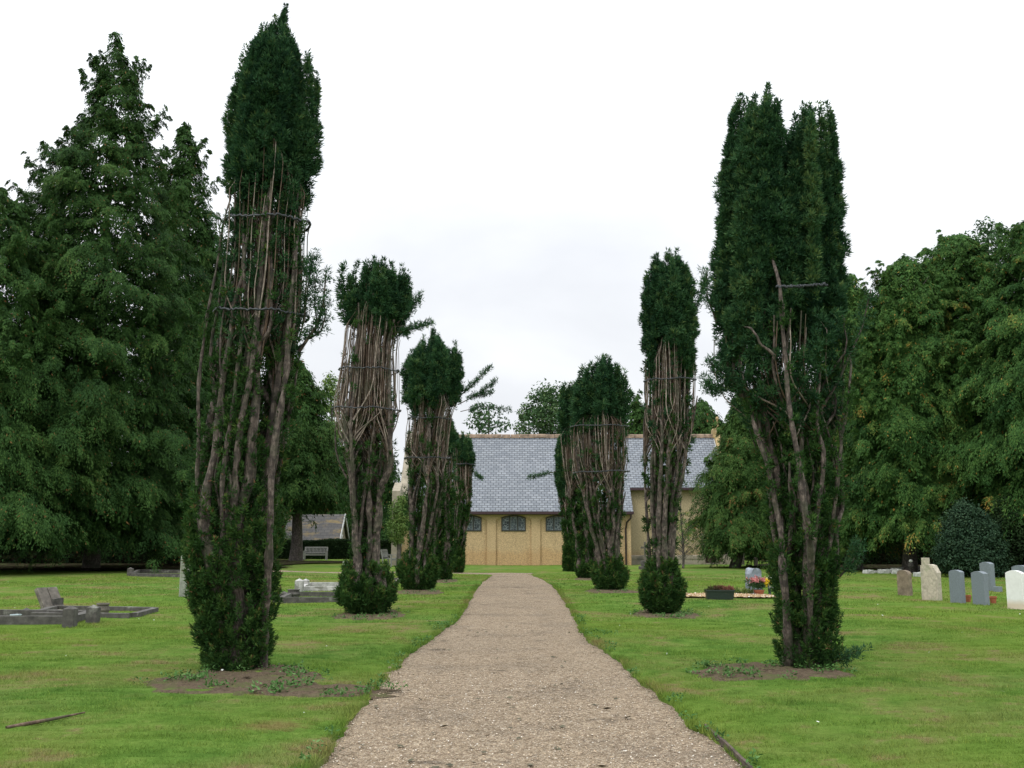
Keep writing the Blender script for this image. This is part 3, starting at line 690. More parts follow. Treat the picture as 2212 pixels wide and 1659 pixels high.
ribbon('side_path', [(mid+.9, 44.9), (mid-2, 45.2), (-7, 46), (-13, 49.5), (-15.5, 55), (-20, 62)], [.9, .9, .75, .7, 1.3, 1.6], M['gravel'], 'side path curving left across the lawn in front of the chapel')
# ground under the big evergreens, with their shade put into the colour
def blob(name, cx_, cy_, rx, ry, mat, label, cat, kind='structure', lift=.012, n=72, rings=10, rough=.16, dome=0, angle=0):
    a = np.linspace(0, 2*PI, n, endpoint=False); w = 1+rough*(np.sin(a*3+cx_)+.6*np.sin(a*7+cy_)+.5*np.sin(a*13)+.4*rng.normal(size=n))*.6
    rr = np.linspace(0, 1, rings); v = []
    for q in rr:
        x0 = np.cos(a)*rx*w*q; y0 = np.sin(a)*ry*w*q
        X = cx_+x0*math.cos(angle)-y0*math.sin(angle); Yv = cy_+x0*math.sin(angle)+y0*math.cos(angle)
        Z = hgt(X, Yv)+lift+dome*(1-q*q)+(.006*rng.normal(size=n) if q < .95 else -.03)
        pth = (X > np.interp(Yv, ys, xl)-.02) & (X < np.interp(Yv, ys, xr)+.02) & (Yv < YE); Z = np.where(pth, .008*(1-q)+.006, Z); v.append(np.stack([X, Yv, Z], -1))
    v = np.concatenate(v); i = np.arange(rings*n).reshape(rings, n); b = np.roll(i, -1, 1)
    me = np_mesh(name, v, np.stack([i[:-1], i[1:], b[1:], b[:-1]], -1).reshape(-1, 4), None, True)
    return tag(link(name, me, mat), label, cat, kind=kind)
blob('shade_ground', -36, 62, 24, 19, M['litter'], 'bare ground beneath the big evergreens on the left, their shade painted in', 'ground', lift=.09)
blob('shade_ground', 34, 60, 21, 16.5, M['litter'], 'bare ground beneath the evergreens on the right, their shade painted in', 'ground', lift=.09)
# worn soil beds round the yews
beds = [(520,1478,180,34),(1660,1462,160,20),(800,1332,75,10),(1435,1328,70,10),(905,1281,55,5),(1320,1280,55,5),(1270,1252,30,3),(960,1257,32,3)]
bedw = []
for j, (px, py, hx, hy) in enumerate(beds):
    gx, gy = gp(px, py); rx = hx*mpp(px, py); y1 = gp(px, py-hy)[1]; y2 = gp(px, py+hy)[1]; ry = (y1-y2)/2; gy = (y1+y2)/2
    bedw.append((gx, gy, rx, ry))
    blob('soil_bed', gx, gy, rx, ry, M['soil'], 'worn bare soil round the foot of a bound yew', 'soil', lift=.014)
gx, gy = gp(700, 1500); bedw.append((gx, gy, .75, .42)); blob('soil_bed', gx, gy, .75, .42, M['soil'], 'strip of bare soil running from the nearest left yew to the path', 'soil', lift=.02)
def in_beds(x, y):
    m = np.zeros(len(x), bool)
    for bx_, by_, rx, ry in bedw: m |= ((x-bx_)/rx)**2+((y-by_)/ry)**2 < .92
    return m

# grass blades
def blades(n, y0, y1, hmin, hmax, wid, name, label, edge_only=False, power=1.0):
    y = y0+(y1-y0)*rng.random(n)**power
    if edge_only:
        s = rng.random(n) < .5; o = np.abs(rng.normal(size=n))*.07+.005
        tuft = np.sin(y*3.1)+np.sin(y*7.7+1)+rng.normal(size=n)*.6
        el = np.interp(y, ys, xl); er = np.interp(y, ys, xr); x = np.where(s, el-o+.02, er+o-.02); ok = tuft > -.3; x, y = x[ok], y[ok]
    else:
        half = .53*y+.6; x = rng.uniform(-1, 1, n)*half
        ok = (x < np.interp(y, ys, xl)) | (x > np.interp(y, ys, xr)); x, y = x[ok], y[ok]
        thin = rng.random(len(x)) < np.where(in_beds(x, y), np.where(np.sin(x*9+y*3)+np.sin(y*11-x*4)+np.sin(x*23+y*5)*.6 > .75, .75, .05), 1); x, y = x[thin], y[thin]
    n = len(x); z = hgt(x, y)-.006; p = np.stack([x, y, z], -1)
    d = rng.normal(size=(n, 3))*.55; d[:, 2] = 1; d = nrm(d); sd = nrm(np.cross(d, rng.normal(size=(n, 3))))
    H = rng.uniform(hmin, hmax, n)*(1+.35*np.sin(x*3.3)*np.sin(y*2.9))
    v, f = leaf_tris(p, d, sd, H, wid*(.7+y/18)); A = Acc(); A.add(v, f, .42+rng.normal(size=n)*.2)
    return tag(A.build(name, M['blade']), label, 'grass', kind='stuff')
blades(430000, 3.8, 19, .014, .042, .0042, 'grass', 'short mown grass on both sides of the path', False, 1.15)
blades(160000, 19, 44, .02, .05, .008, 'grass', 'mown grass on the far part of the lawn', False)
blades(26000, 3.8, 34, .03, .085, .006, 'edge_grass', 'longer grass fringing the path edges', True, 1.5)

# weeds on the soil beds
def weeds(name, spots, label, leaf=.05, per=26):
    A = Acc(); P = []
    for (x, y, r) in spots:
        m = per; a = rng.uniform(0, 2*PI, m); q = r*np.sqrt(rng.random(m)); P.append(np.stack([x+np.cos(a)*q, y+np.sin(a)*q, hgt(x+np.cos(a)*q, y+np.sin(a)*q)+rng.uniform(.01, .07, m)], -1))
    P = np.concatenate(P); n = len(P); d = rng.normal(size=(n, 3)); d[:, 2] = np.abs(d[:, 2])*.5+.1; d = nrm(d)
    sd = nrm(np.cross(d, np.array([0, 0, 1.])+rng.normal(size=(n, 3))*.4))
    v, f = leaf_quads(P, d, sd, leaf*rng.uniform(.6, 1.4, n), leaf*.6*rng.uniform(.7, 1.2, n)); A.add(v, f, .5+rng.normal(size=n)*.22)
    return tag(A.build(name, M['weed']), label, 'weeds', kind='stuff')
sp = []
for (bx_, by_, rx, ry), nn in zip(bedw, (34, 30, 22, 22, 8, 12, 4, 4, 16)):
    for _ in range(nn):
        a = rng.uniform(0, 2*PI); q = rng.uniform(.45, 1.08); sp.append((bx_+math.cos(a)*rx*q, by_+math.sin(a)*ry*q, rng.uniform(.05, .16)))
weeds('weeds', sp, 'low leafy weeds round the soil beds under the yews', .04)
sp = []
for _ in range(46):
    y = rng.uniform(4.5, 20); e_ = float(np.interp(y, ys, xr))+rng.uniform(0, .12) if rng.random() < .62 else float(np.interp(y, ys, xl))-rng.uniform(0, .1); sp.append((e_, y, rng.uniform(.04, .10)))
gx, gy = gp(975, 1357); sp += [(gx-.1*j, gy+.05*j, .12) for j in range(4)]; gx, gy = gp(1275, 1376); sp += [(gx+.1*j, gy-.1*j, .13) for j in range(4)]
weeds('edge_weeds', sp, 'broad leafy weeds hugging the edges of the gravel path', .035, 22)

# scattered white scraps, path litter
def bits(name, P, size, mat, label, cat, flat=.35):
    n = len(P); A = Acc(); d = rng.normal(size=(n, 3)); d[:, 2] *= flat; d = nrm(d); sd = nrm(np.cross(d, np.array([0, 0, 1.])+rng.normal(size=(n, 3))*.3))
    v, f = leaf_quads(P, d, sd, size*rng.uniform(.5, 1.3, n), size*.55*rng.uniform(.6, 1.3, n)); A.add(v, f)
    return tag(A.build(name, mat), label, cat, kind='stuff')
n = 120; y = rng.uniform(4.8, 38, n); x = rng.uniform(-.5, .5, n)*y; ok = (x < np.interp(y, ys, xl)-.1) | (x > np.interp(y, ys, xr)+.1); x, y = x[ok], y[ok]
bits('scattered_petals', np.stack([x, y, hgt(x, y)+.03], -1), .036, M['fluff'], 'tiny pale scraps and petals scattered over the lawn', 'petals')
n = 60; y = 6.5+rng.normal(size=n)*1.6; x = -.25+rng.normal(size=n)*.5; n2 = 50; y = np.abs(np.r_[y, rng.uniform(5, 18, n2)]); x = np.r_[x, rng.uniform(-1, 1, n2)]
ok = y > 4; bits('fallen_twigs', np.stack([x[ok], y[ok], .012+0*x[ok]+.01], -1), .075, M['leaf_dead'], 'dark yew sprigs and leaves lying on the gravel', 'leaves', .1)
n = 2600; y = 4.2+26*rng.random(n)**1.5; sd_ = rng.random(n) < .5; o_ = np.abs(rng.normal(size=n))*.09-.03; x = np.where(sd_, np.interp(y, ys, xl)+o_, np.interp(y, ys, xr)-o_)
bits('edge_litter', np.stack([x, y, .016+0*x], -1), .022, M['leaf_dead'], 'dark crumbs of soil and dead leaf along the path edges', 'leaf litter', .15)
# gravel: loose pebbles in the foreground
n = 15000; y = 3.9+8*rng.random(n)**1.8; el, er = np.interp(y, ys, xl), np.interp(y, ys, xr); x = el+(er-el)*rng.random(n)
s = rng.uniform(.003, .0075, n); c = np.stack([x, y, .006+.012*np.sin((x-el)/(er-el)*PI)], -1)
o6 = np.array([[1,0,0],[0,1,0],[-1,0,0],[0,-1,0],[0,0,.7],[0,0,-.7]])
v = c[:, None]+(o6[None]*s[:, None, None])*rng.uniform(.7, 1.4, (n, 6, 1)); fb = np.array([[0,1,4],[1,2,4],[2,3,4],[3,0,4]])
f = (np.arange(n)*6)[:, None, None]+fb[None]; t_ = np.repeat(rng.random(n), 4)
mpb = foliage_mat('pebble', [(0,(.13,.09,.06)),(.5,(.33,.25,.18)),(.85,(.50,.38,.25)),(1,(.72,.68,.6))], 0, .8, .3)
tag(link('loose_pebbles', np_mesh('loose_pebbles', v.reshape(-1, 3), f.reshape(-1, 3), t_), mpb), 'loose pebbles on the near part of the gravel path', 'pebbles', kind='stuff')
# timber edging board showing at lower right
b = MB(); q = [gp(1518, 1578), gp(1556, 1612), gp(1600, 1655), gp(1640, 1700)]
for a_, c_ in zip(q[:-1], q[1:]): b.bar((a_[0]+.02, a_[1], .015), (c_[0]+.02, c_[1], .01), .022, .07)
tag(b.build('path_edging', simple('old_edging', (.075,.055,.040), .95, .5, 14), rough=.008, cuts=5), 'worn brown edging strip along the near right edge of the path', 'edging')
q = [gp(12, 1588), gp(60, 1580), gp(120, 1570), gp(182, 1558)]; P = np.array([(a_[0], a_[1], hgt(a_[0], a_[1])+.02) for a_ in q]); A = Acc(); v, f = tubes(P[None], np.array([[.012, .016, .013, .006]]), 6); A.add(v, f)
tag(A.build('fallen_stick', M['stick_dark']), 'thin brown stick lying in the grass at the lower left', 'stick')

# ================================================================== CHAPEL
YA = 60.0
xe0, _, ze = at(1106, 1104, YA-.35)
D = 4.7; zr = at(1106, 943, YA+D)[2]
sl = (zr-ze)/(D+.35); pitch = math.atan(sl)
M['slate'] = slate_mat('blue_grey_slate', pitch, ((.175,.195,.225), (.275,.295,.325)), (.06,.07,.08), .32, .20)
def plane_y(py):
    lo, hi = YA-.35, YA+D
    for _ in range(40):
        m_ = (lo+hi)/2
        if at(1106, py, m_)[2] > ze+sl*(m_-(YA-.35)): lo = m_
        else: hi = m_
    return lo
yce = plane_y(1053)                              # chancel eave
YB = yce+.35
X_ = lambda px, py=1160, Y=YA: at(px, py, Y)[0]
xL, xR = X_(868), X_(1363); xC = at(1522, 1180, YB)[0]; xE = at(1541, 950, YA+D)[0]
ch = thing('chapel', 'ochre pebbledashed chapel with long blue grey slate roof at the end of the path', 'chapel', (X_(1110), YA, 0))
zt = ze+sl*.35-.12
def roofslab(b, x0, x1, ya, yb, th=.07):
    za, zb = ze+sl*(ya-(YA-.35)), ze+sl*(yb-(YA-.35))
    b.prismx([(ya, za-th), (yb, zb-th), (yb, zb), (ya, za)], x0, x1)
b = MB(); roofslab(b, xL+.15, xR+.12, YA-.35, yce); roofslab(b, xL+.15, xE, yce, YA+D)
yb2 = YA+2*D-(yce-(YA-.35)) + .35
b.prismx([(YA+D, zr-.07), (YA+2*D+.35, ze-.07), (YA+2*D+.35, ze), (YA+D, zr)], xL+.15, xE)
b.build('roof', M['slate'], ch, world=True)
b = MB(); nseg = 34; xs_ = np.linspace(xL+.15, xE, nseg+1)
for i in range(nseg):
    x0, x1 = xs_[i]+.01, xs_[i+1]-.01; j = rng.uniform(-.015, .015)
    b.prismx([(YA+D-.17, zr-.10+j), (YA+D+.17, zr-.10+j), (YA+D+.10, zr+.10+j), (YA+D, zr+.15+j), (YA+D-.10, zr+.10+j)], x0, x1)
b.build('ridge_tiles', M['ridge'], ch, world=True)
b = MB()
for i in range(9):
    xx = rng.uniform(at(1010, 943, YA+D)[0], at(1200, 943, YA+D)[0]); b.box(xx-.05, xx+.05, YA+D-.1, YA+D, zr+.12, zr+.22)
# aisle wall: recessed panels between pilasters, arched heads
rec = .14; pil = [869.5, 965.5, 1061.5, 1157.5, 1253.5, 1357.5]; hw = X_(1071)-X_(1061.5)
b = MB(); b.box(xL, xR, YA+rec, YA+rec+.35, -.2, zt)
b.box(xL, xL+.35, YA+rec+.35, YA+2*D, -.2, zt)
b.prismx([(YA+.5, zt), (YA+2*D-.2, zt), (YA+D, zr-.15)], xL, xL+.33)
b.box(xL, xC+1.4, YA+2*D-.35, YA+2*D-.02, -.2, zt-.3)
b.build('wall', M['dash'], ch, world=True)
zs_, zc_ = at(1106, 1123, YA)[2], at(1106, 1111.5, YA)[2]
for j, p in enumerate(pil):
    xc = X_(p); b = MB(); h2 = hw
    if j == 5: b.box(X_(1352.5), xR+.003, YA, YA+rec, -.2, zt)
    else: b.box(max(xL, xc-h2), xc+h2, YA, YA+rec, -.2, zt)
    b.build('pilaster', M['dash'], ch, world=True)
for j in range(5):
    x0 = X_(pil[j])+hw; x1 = X_(pil[j+1])-hw if j < 4 else X_(1352.5)
    b = MB(); na = 12; prof = []
    for i in range(na+1):
        u = i/na; prof.append((x0+(x1-x0)*u, zs_+(zc_-zs_)*(1-(2*u-1)**2)))
    b.prism(prof+[(x1, zt), (x0, zt)], YA+.004, YA+rec-.002)
    b.build('arched_head', M['dash'], ch, world=True)
    xm = (x0+x1)/2; w2 = (X_(1138)-X_(1085))/2; zb = at(1106, 1147.5, YA)[2]
    def top(x): return zs_+(zc_-zs_)*(1-((x-xm)/((x1-x0)/2))**2)-.03
    yf = YA+rec-.05
    wm = MB(); t_ = .065
    for (a0, a1) in ((xm-w2, xm-w2+t_), (xm+w2-t_, xm+w2), (xm-w2/3-t_/2, xm-w2/3+t_/2), (xm+w2/3-t_/2, xm+w2/3+t_/2)):
        wm.prism([(a0, zb), (a1, zb), (a1, top(a1)), (a0, top(a0))], yf, YA+rec+.02)
    wm.box(xm-w2+t_, xm+w2-t_, yf+.005, YA+rec+.02, zb, zb+t_)
    for i in range(8):
        a0 = xm-w2+2*w2*i/8; a1 = xm-w2+2*w2*(i+1)/8
        wm.prism([(a0, top(a0)-.07), (a1, top(a1)-.07), (a1, top(a1)), (a0, top(a0))], yf+.006, YA+rec+.015)
    w = wm.build('window', M['frame'], ch, world=True)
    wy = YA+rec-.012
    for i in range(3):
        a0 = xm-w2+t_/2+(2*w2-t_)*i/3+.02; a1 = xm-w2+t_/2+(2*w2-t_)*(i+1)/3-.02
        b = MB(); b.prism([(a0+.02, zb+t_+.01), (a1-.02, zb+t_+.01), (a1-.02, top(a1)-.09), ((a0+a1)/2, top((a0+a1)/2)-.085), (a0+.02, top(a0)-.09)], wy, wy+.01)
        b2 = MB(); e_ = .03
        for (p0, p1) in (((a0+.02, zb+t_), (a0+.02, top(a0)-.08)), ((a1-.02, zb+t_), (a1-.02, top(a1)-.08)), ((a0, zb+t_+.01), (a1, zb+t_+.01))):
            b2.bar((p0[0], wy-.01, p0[1]), (p1[0], wy-.01, p1[1]), e_, .012)
        for o_, mt, nm in ((b, M['glass'], 'pane'), (b2, M['casement'], 'casement')):
            o_.build(nm, mt, w, world=True)
# gutter, fascia, downpipe
b = MB(); b.box(xL+.15, xR+.14, YA-.42, YA-.36, ze-.17, ze-.03); b.box(xL+.15, xR+.1, YA-.359, YA+.0, ze-.20, ze-.11); b.build('gutter', M['gutter'], ch, world=True)
b = MB(); b.box(xR+.1, xE, YB-.44, YB-.37, ze+sl*(yce-(YA-.35))-.17, ze+sl*(yce-(YA-.35))-.03); b.build('gutter', M['gutter'], ch, world=True)
zA = ze-.15; xd = X_(1351.5)
P = np.array([[xR-.02, YA-.39, zA], [xR-.03, YA-.36, zA-.25], [xR-.25, YA-.2, zA-.5], [xd+.04, YA-.1, zA-.68], [xd, YA-.07, zA-.85], [xd, YA-.07, 1.4], [xd, YA-.07, -.1]]); A = Acc()
uu = np.linspace(0, 6, 25); i = np.clip(uu.astype(int), 0, 5); g = (uu-i)[:, None]; Q = P[i]*(1-g)+P[i+1]*g; v, f = tubes(Q[None], np.full((1, 25), .055), 8); A.add(v, f); A.build('downpipe', M['iron'], ch)
# chancel
zcE = ze+sl*(yce-(YA-.35)); b = MB()
b.box(xR-.3, xC, YB, YB+.35, -.2, zcE-.05)
xd1 = at(1550, 1190, YB)[0]; zd = at(1530, 1158, YB)[2]
b.box(xC, xd1, YB, YB+.35, zd, zcE-.05); b.box(xd1, xE+.15, YB, YB+.35, -.2, zcE-.05)
b.box(xE-.18, xE+.15, YB+.351, YA+2*D-.36, -.2, zcE-.05)
b.prismx([(YB, zcE-.04), (YA+2*D-(YB-YA), zcE-.04), (YA+D, zr+.06)], xE+.01, xE+.14)
b.build('wall', M['dash_buff'], ch, world=True)
b = MB(); zp = at(1400, 1199, YB)[2]; zp2 = at(1400, 1207, YB)[2]
xx = xR+.02
while xx < xC-.05:
    w_ = min(rng.uniform(.55, 1.0), xC-xx); b.box(xx, xx+w_-.012, YB-.16, YB-.002, -.2, zp2-.012); xx += w_
xx = xR+.02
while xx < xC-.05:
    w_ = min(rng.uniform(.8, 1.4), xC-xx); b.prismx([(YB-.19, zp2), (YB-.003, zp2), (YB-.003, zp+rng.uniform(-.02, .02)), (YB-.19, zp-.06)], xx, xx+w_-.012); xx += w_
b.build('plinth', M['ashlar'], ch, world=True)
b = MB(); b.box(xC-.17, xC-.003, YB-.03, YB-.001, zp, zd+.2)
b.box(xC-.20, xC-.003, YB-.20, YB-.001, -.2, zp)
b.build('door_jamb', M['ashlar'], ch, world=True)
b = MB(); nb = 6; dx = (xd1-xC)/nb
for i in range(nb): b.box(xC+i*dx+.008, xC+(i+1)*dx-.008, YB+.16, YB+.21, .12, zd)
dr = b.build('door', M['wood_dark'], ch, world=True)
b = MB(); b.box(xC, xd1, YB-.3, YB+.3, -.1, .11); b.build('step', M['ashlar'], ch, world=True)
for (pa, pb, dp, hy) in ((1550, 1561, .35, 1130), (1563, 1577, .85, 1120)):
    x0, x1 = at(pa, 1200, YB-dp)[0], at(pb, 1200, YB-dp)[0]; hz = at(1560, hy, YB-dp)[2]; zq = zp
    b = MB(); b.box(x0, x1, YB-dp, YB-.004, zq+.08, hz); b.prismx([(YB-dp-.12, zq-.04), (YB-.004, zq-.04), (YB-.004, zq+.079), (YB-dp, zq+.079)], x0-.06, x1+.06)
    b.box(x0-.05, x1+.05, YB-dp-.11, YB-.004, -.2, zq-.041); b.prismx([(YB-dp, hz), (YB-.004, hz), (YB-.004, hz+.5)], x0, x1)
    b.build('buttress', M['ashlar'], ch, world=True, bevel=.02)
# gable copings and finial
b = MB(); zf = lambda y_: ze+sl*(y_-(YA-.35))
b.prismx([(YB-.5, zcE-.25), (YB-.5, zcE+.12), (YA+D, zr+.38), (YA+D, zr+.05)], xE+.005, xE+.42)
b.prismx([(YA+D, zr+.05), (YA+D, zr+.38), (YA+2*D-.9, zcE), (YA+2*D-.9, zcE-.3)], xE+.005, xE+.42)
b.build('gable_coping', M['coping'], ch, world=True, bevel=.03)
b = MB(); b.bar((xE+.0, YB-.3, zf(YB-.3)+.03), (xE+.0, YA+D, zr+.03), .09, .03); b.build('lead_flashing', M['lead'], ch, world=True)
xf = at(1549, 935, YA+D)[0]; b = MB(); zf0 = zr+.3
b.box(xf-.32, xf+.2, YA+D-.3, YA+D+.3, zr-.1, zf0+.12); b.prism([(xf-.32, zf0+.12), (xf+.2, zf0+.12), (xf+.1, zf0+.32), (xf-.1, zf0+.34)], YA+D-.3, YA+D+.3)
b.lathe([(.09, zf0+.3), (.055, zf0+.5), (.05, zf0+.75), (.09, zf0+.8), (.10, zf0+.88), (.05, zf0+.98)], 10, xf+.03, YA+D)
b.build('finial', M['coping'], ch, world=True)
b = MB()                                         # west gable parapet and corner buttress
b.prismx([(YA-.3, ze-.1), (YA-.3, ze+.3), (YA+D, zr+.35), (YA+D, zr-.1)], xL-.25, xL+.2)
b.prismx([(YA+D, zr-.1), (YA+D, zr+.35), (YA+2*D+.3, ze+.3), (YA+2*D+.3, ze-.1)], xL-.25, xL+.2)
b.build('gable_coping', M['ashlar'], ch, world=True, bevel=.03)
b = MB(); x0, x1 = at(845, 1190, YA-.8)[0], at(862, 1190, YA-.8)[0]; b.box(x0, x1, YA-.8, YA+.5, .6, at(850, 1060, YA-.8)[2]); b.box(x0-.06, x1+.06, YA-.9, YA+.5, -.2, .6)
b.prismx([(YA-.8, at(850, 1060, YA-.8)[2]), (YA+.5, at(850, 1060, YA-.8)[2]), (YA+.5, at(850, 1040, YA-.8)[2])], x0, x1); b.build('buttress', M['ashlar'], ch, world=True)

# ================================================================== SHED, HEDGE, BENCHES
Ys = 84.; xs0, xs1 = at(600, 1140, Ys)[0], at(733, 1140, Ys)[0]; zs0, zs1 = at(680, 1172, Ys)[2], at(680, 1111, Ys+2.6)[2]
sh = thing('outbuilding', 'low outbuilding with lichen-stained stone slate roof behind the hedge', 'outbuilding', ((xs0+xs1)/2, Ys, 0))
b = MB(); b.prismx([(Ys, zs0-.08), (Ys+2.6, zs1-.08), (Ys+2.6, zs1), (Ys, zs0)], xs0, xs1); b.prismx([(Ys+2.6, zs1-.08), (Ys+5.2, zs0-.08), (Ys+5.2, zs0), (Ys+2.6, zs1)], xs0, xs1); b.build('roof', M['shed_roof'], sh, world=True)
b = MB(); b.box(xs0+.2, xs1-.2, Ys+.3, Ys+4.9, -.2, zs0-.0); b.prismx([(Ys+.3, zs0), (Ys+4.9, zs0), (Ys+2.6, zs1-.12)], xs1-.5, xs1-.2); b.prismx([(Ys+.3, zs0), (Ys+4.9, zs0), (Ys+2.6, zs1-.12)], xs0+.2, xs0+.5); b.build('wall', M['ashlar'], sh, world=True)
b = MB(); b.bar((xs1+.05, Ys-.1, zs0-.1), (xs1+.05, Ys+2.6, zs1-.02), .07, .26); b.bar((xs1+.05, Ys+5.3, zs0-.1), (xs1+.05, Ys+2.6, zs1-.02), .07, .26); b.bar((xs1+.05, Ys+.0, zs0-.5), (xs1+.05, Ys+1.4, zs0+.6), .06, .12); b.build('bargeboard', M['board'], sh, world=True)

def hedge(name, label, x0, x1, y0, y1, h, n, leaf, mat='hedge', group=None):
    t = thing(name, label, 'hedge', ((x0+x1)/2, (y0+y1)/2, 0), 0, group)
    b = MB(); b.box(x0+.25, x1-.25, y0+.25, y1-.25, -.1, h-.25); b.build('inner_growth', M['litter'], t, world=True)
    x = rng.uniform(x0, x1, n); y = rng.uniform(y0, y1, n); z = rng.uniform(.05, h, n)
    k = rng.random(n); y = np.where(k < .62, y0+np.abs(rng.normal(size=n))*.12, y); z = np.where(k > .62, h-np.abs(rng.normal(size=n))*.12+.08*np.sin(x*1.3), z)
    P = np.stack([x, y, z], -1); d = nrm(rng.normal(size=(n, 3))+np.array([0, -.3, .5])); sd = nrm(np.cross(d, rng.normal(size=(n, 3))))
    v, f = leaf_quads(P, d, sd, leaf*rng.uniform(.6, 1.3, n), leaf*.6*rng.uniform(.6, 1.3, n)); A = Acc(); A.add(v, f, .5+.25*np.sin(x*2)*np.sin(z*3)+rng.normal(size=n)*.2); A.build('leaves', M[mat], t); return t
xh0, xh1 = at(560, 1190, 78)[0], at(850, 1190, 78)[0]
hedge('hedge', 'clipped dark hedge behind the wooden bench', xh0, xh1, 77.5, 79.2, at(700, 1168, 77.5)[2], 26000, .14)
hedge('added_hedge', 'tall dark hedge added behind the left evergreens to block sky light', -62, xh0-.3, 80, 83, 5.0, 34000, .22)  # both tall hedges are added to stop sky light leaking under the trees
hedge('added_hedge', 'tall dark hedge added behind the right evergreens to block sky light', 17.5, 66, 78, 81, 5.0, 36000, .22)

hedge('added_undergrowth', 'dark leafy mass added to blacken the space under the left evergreens', -48, -14.5, 60, 62, 3.2, 26000, .2)  # both masses are added to keep the gap under the trees near black
hedge('added_undergrowth', 'dark leafy mass added to blacken the space under the right evergreens', 15.8, 52, 56.5, 58.5, 2.9, 26000, .2)
blob('shade_ground', 33, 58, 18, 12, M['litter'], 'bare ground with painted-in shade beneath the right evergreens near the kerb stones', 'ground', lift=.10)  # one more ground sheet carrying painted tree shade
def bench(label, x, y, rz, w=1.6, lean=0):
    t = thing('wooden_bench', label, 'bench', (x, y, float(hgt(x, y))-.01), rz)
    for sx in (-1, 1):
        b = MB(); b.box(sx*w/2-.035, sx*w/2+.035, -.27, -.20, 0, .62); b.build('leg', M['wood_grey'], t)
        b = MB(); b.bar((sx*w/2, .22, 0), (sx*w/2, .26, .5), .07, .07); b.bar((sx*w/2, .26, .48), (sx*w/2, .36, .93), .065, .06); b.build('leg', M['wood_grey'], t)
        b = MB(); b.box(sx*w/2-.045, sx*w/2+.045, -.32, .28, .621, .655); b.build('armrest', M['wood_grey'], t)
    b = MB()
    for i in range(5): b.box(-w/2+.04, w/2-.04, -.27+i*.1, -.19+i*.1, .42, .445)
    b.box(-w/2+.036, w/2-.036, -.26, -.22, .33, .415); b.build('seat', M['wood_grey'], t)
    b = MB(); b.bar((-w/2+.03, .355, .90), (w/2-.03, .355, .90), .05, .09); b.bar((-w/2+.03, .29, .52), (w/2-.03, .29, .52), .04, .06)
    n_ = int(w/.095)
    for i in range(1, n_): xx = -w/2+i*w/n_; b.bar((xx, .295, .55), (xx, .35, .86), .045, .02)
    b.build('backrest', M['wood_grey'], t); return t
bx_, by_ = gp(681, 1210.5); bench('weathered grey slatted bench in front of the clipped hedge', bx_, by_, 0, 46*mpp(681, 1210))
bx_, by_ = at(842, 1218, 57.5)[:2]; bench('grey garden seat turned side-on beside the small green tree', bx_, by_, math.radians(82), 1.2)

# ================================================================== GRAVES
def hw_px(px0, px1, py): return (px1-px0)*mpp((px0+px1)/2, py)
def slab(name, label, px0, px1, pyt, pyb, mat, yaw=0, W=None, T=.09, top='arch', rise=.06, group=None, lean=0, rough=0, parts=None, cat='gravestone', bevel=.006):
    pc = (px0+px1)/2; x, y = gp(pc, pyb); H = at(pc, pyt, y)[2]
    if W is None: W = hw_px(px0, px1, pyb)
    t = bpy.data.objects.new(name, None)
    prof = [(-W/2, -.15), (W/2, -.15)]
    na = 12
    if top == 'arch':
        for i in range(na+1): u = 1-2*i/na; prof.append((u*W/2, H-rise*u*u))
    elif top == 'round':
        for i in range(na+1): a = PI*i/na; prof.append((W/2*math.cos(a), H-W/2*.8+W/2*.8*math.sin(a)))
    elif top == 'shoulder':
        for i in range(na+1): u = 1-2*i/na; prof.append((u*W/2, H-rise+rise*math.cos(u*PI/2)**.8 if abs(u) < .99 else H-rise))
    elif top == 'slope': prof += [(W/2, H*.78), (W*.28, H*.97), (W*.02, H), (-W*.5, H*.97)]
    else: prof += [(W/2, H), (-W/2, H)]
    b = MB(); b.prism(prof, -T/2, T/2)
    bpy.data.objects.remove(t)
    o = b.build(name, mat, None, bevel=0 if rough else bevel, rough=rough, cuts=6 if rough else 0)
    o.location = (x, y, 0); o.rotation_euler = (math.radians(lean), 0, math.radians(yaw))
    return tag(o, label, cat, group)
gg = 'headstones at the right of the lawn'
slab('headstone', 'smooth blue grey granite headstone, front row, beside the mottled beige stone', 2054, 2086, 1231, 1305, M['granite'], -70, .37, .12, 'arch', .045, gg)
slab('headstone', 'smooth blue grey granite headstone, front row, next to the white headstone', 2101, 2139, 1234, 1309, M['granite'], -72, .38, .14, 'arch', .045, gg)
slab('headstone', 'blue grey granite headstone standing in the second row behind two front ones', 2121, 2150, 1214, 1278, M['granite'], -70, .40, .16, 'arch', .05, gg)
slab('headstone', 'blue grey headstone half hidden behind the white headstone', 2186, 2232, 1221, 1276, M['granite'], -68, .55, .16, 'arch', .06, gg)
slab('headstone', 'bright white headstone with ochre stained foot at the right edge', 2174, 2222, 1232, 1318, M['white_stone'], -66, .42, .10, 'shoulder', .06, gg)
slab('old_headstone', 'brown streaked round-topped old headstone, leftmost of the right row', 1943, 1969, 1231, 1291, M['stone_brown'], -58, .34, .16, 'round', .1, gg, 0, .018)
slab('old_headstone', 'rough mottled beige stone with one sloping shoulder', 1997, 2031, 1219, 1299, M['stone_beige'], -52, .42, .2, 'slope', .1, gg, 0, .014)
slab('stone_post', 'narrow square-topped beige stone rising behind the mottled headstone', 1996, 2011, 1205, 1285, M['stone_beige'], -52, .17, .14, 'flat', .0, gg)
slab('stone_post', 'low dark block at the foot of the second-row headstone', 2151, 2161, 1267, 1280, M['granite'], -70, .2, .14, 'flat', 0, gg)
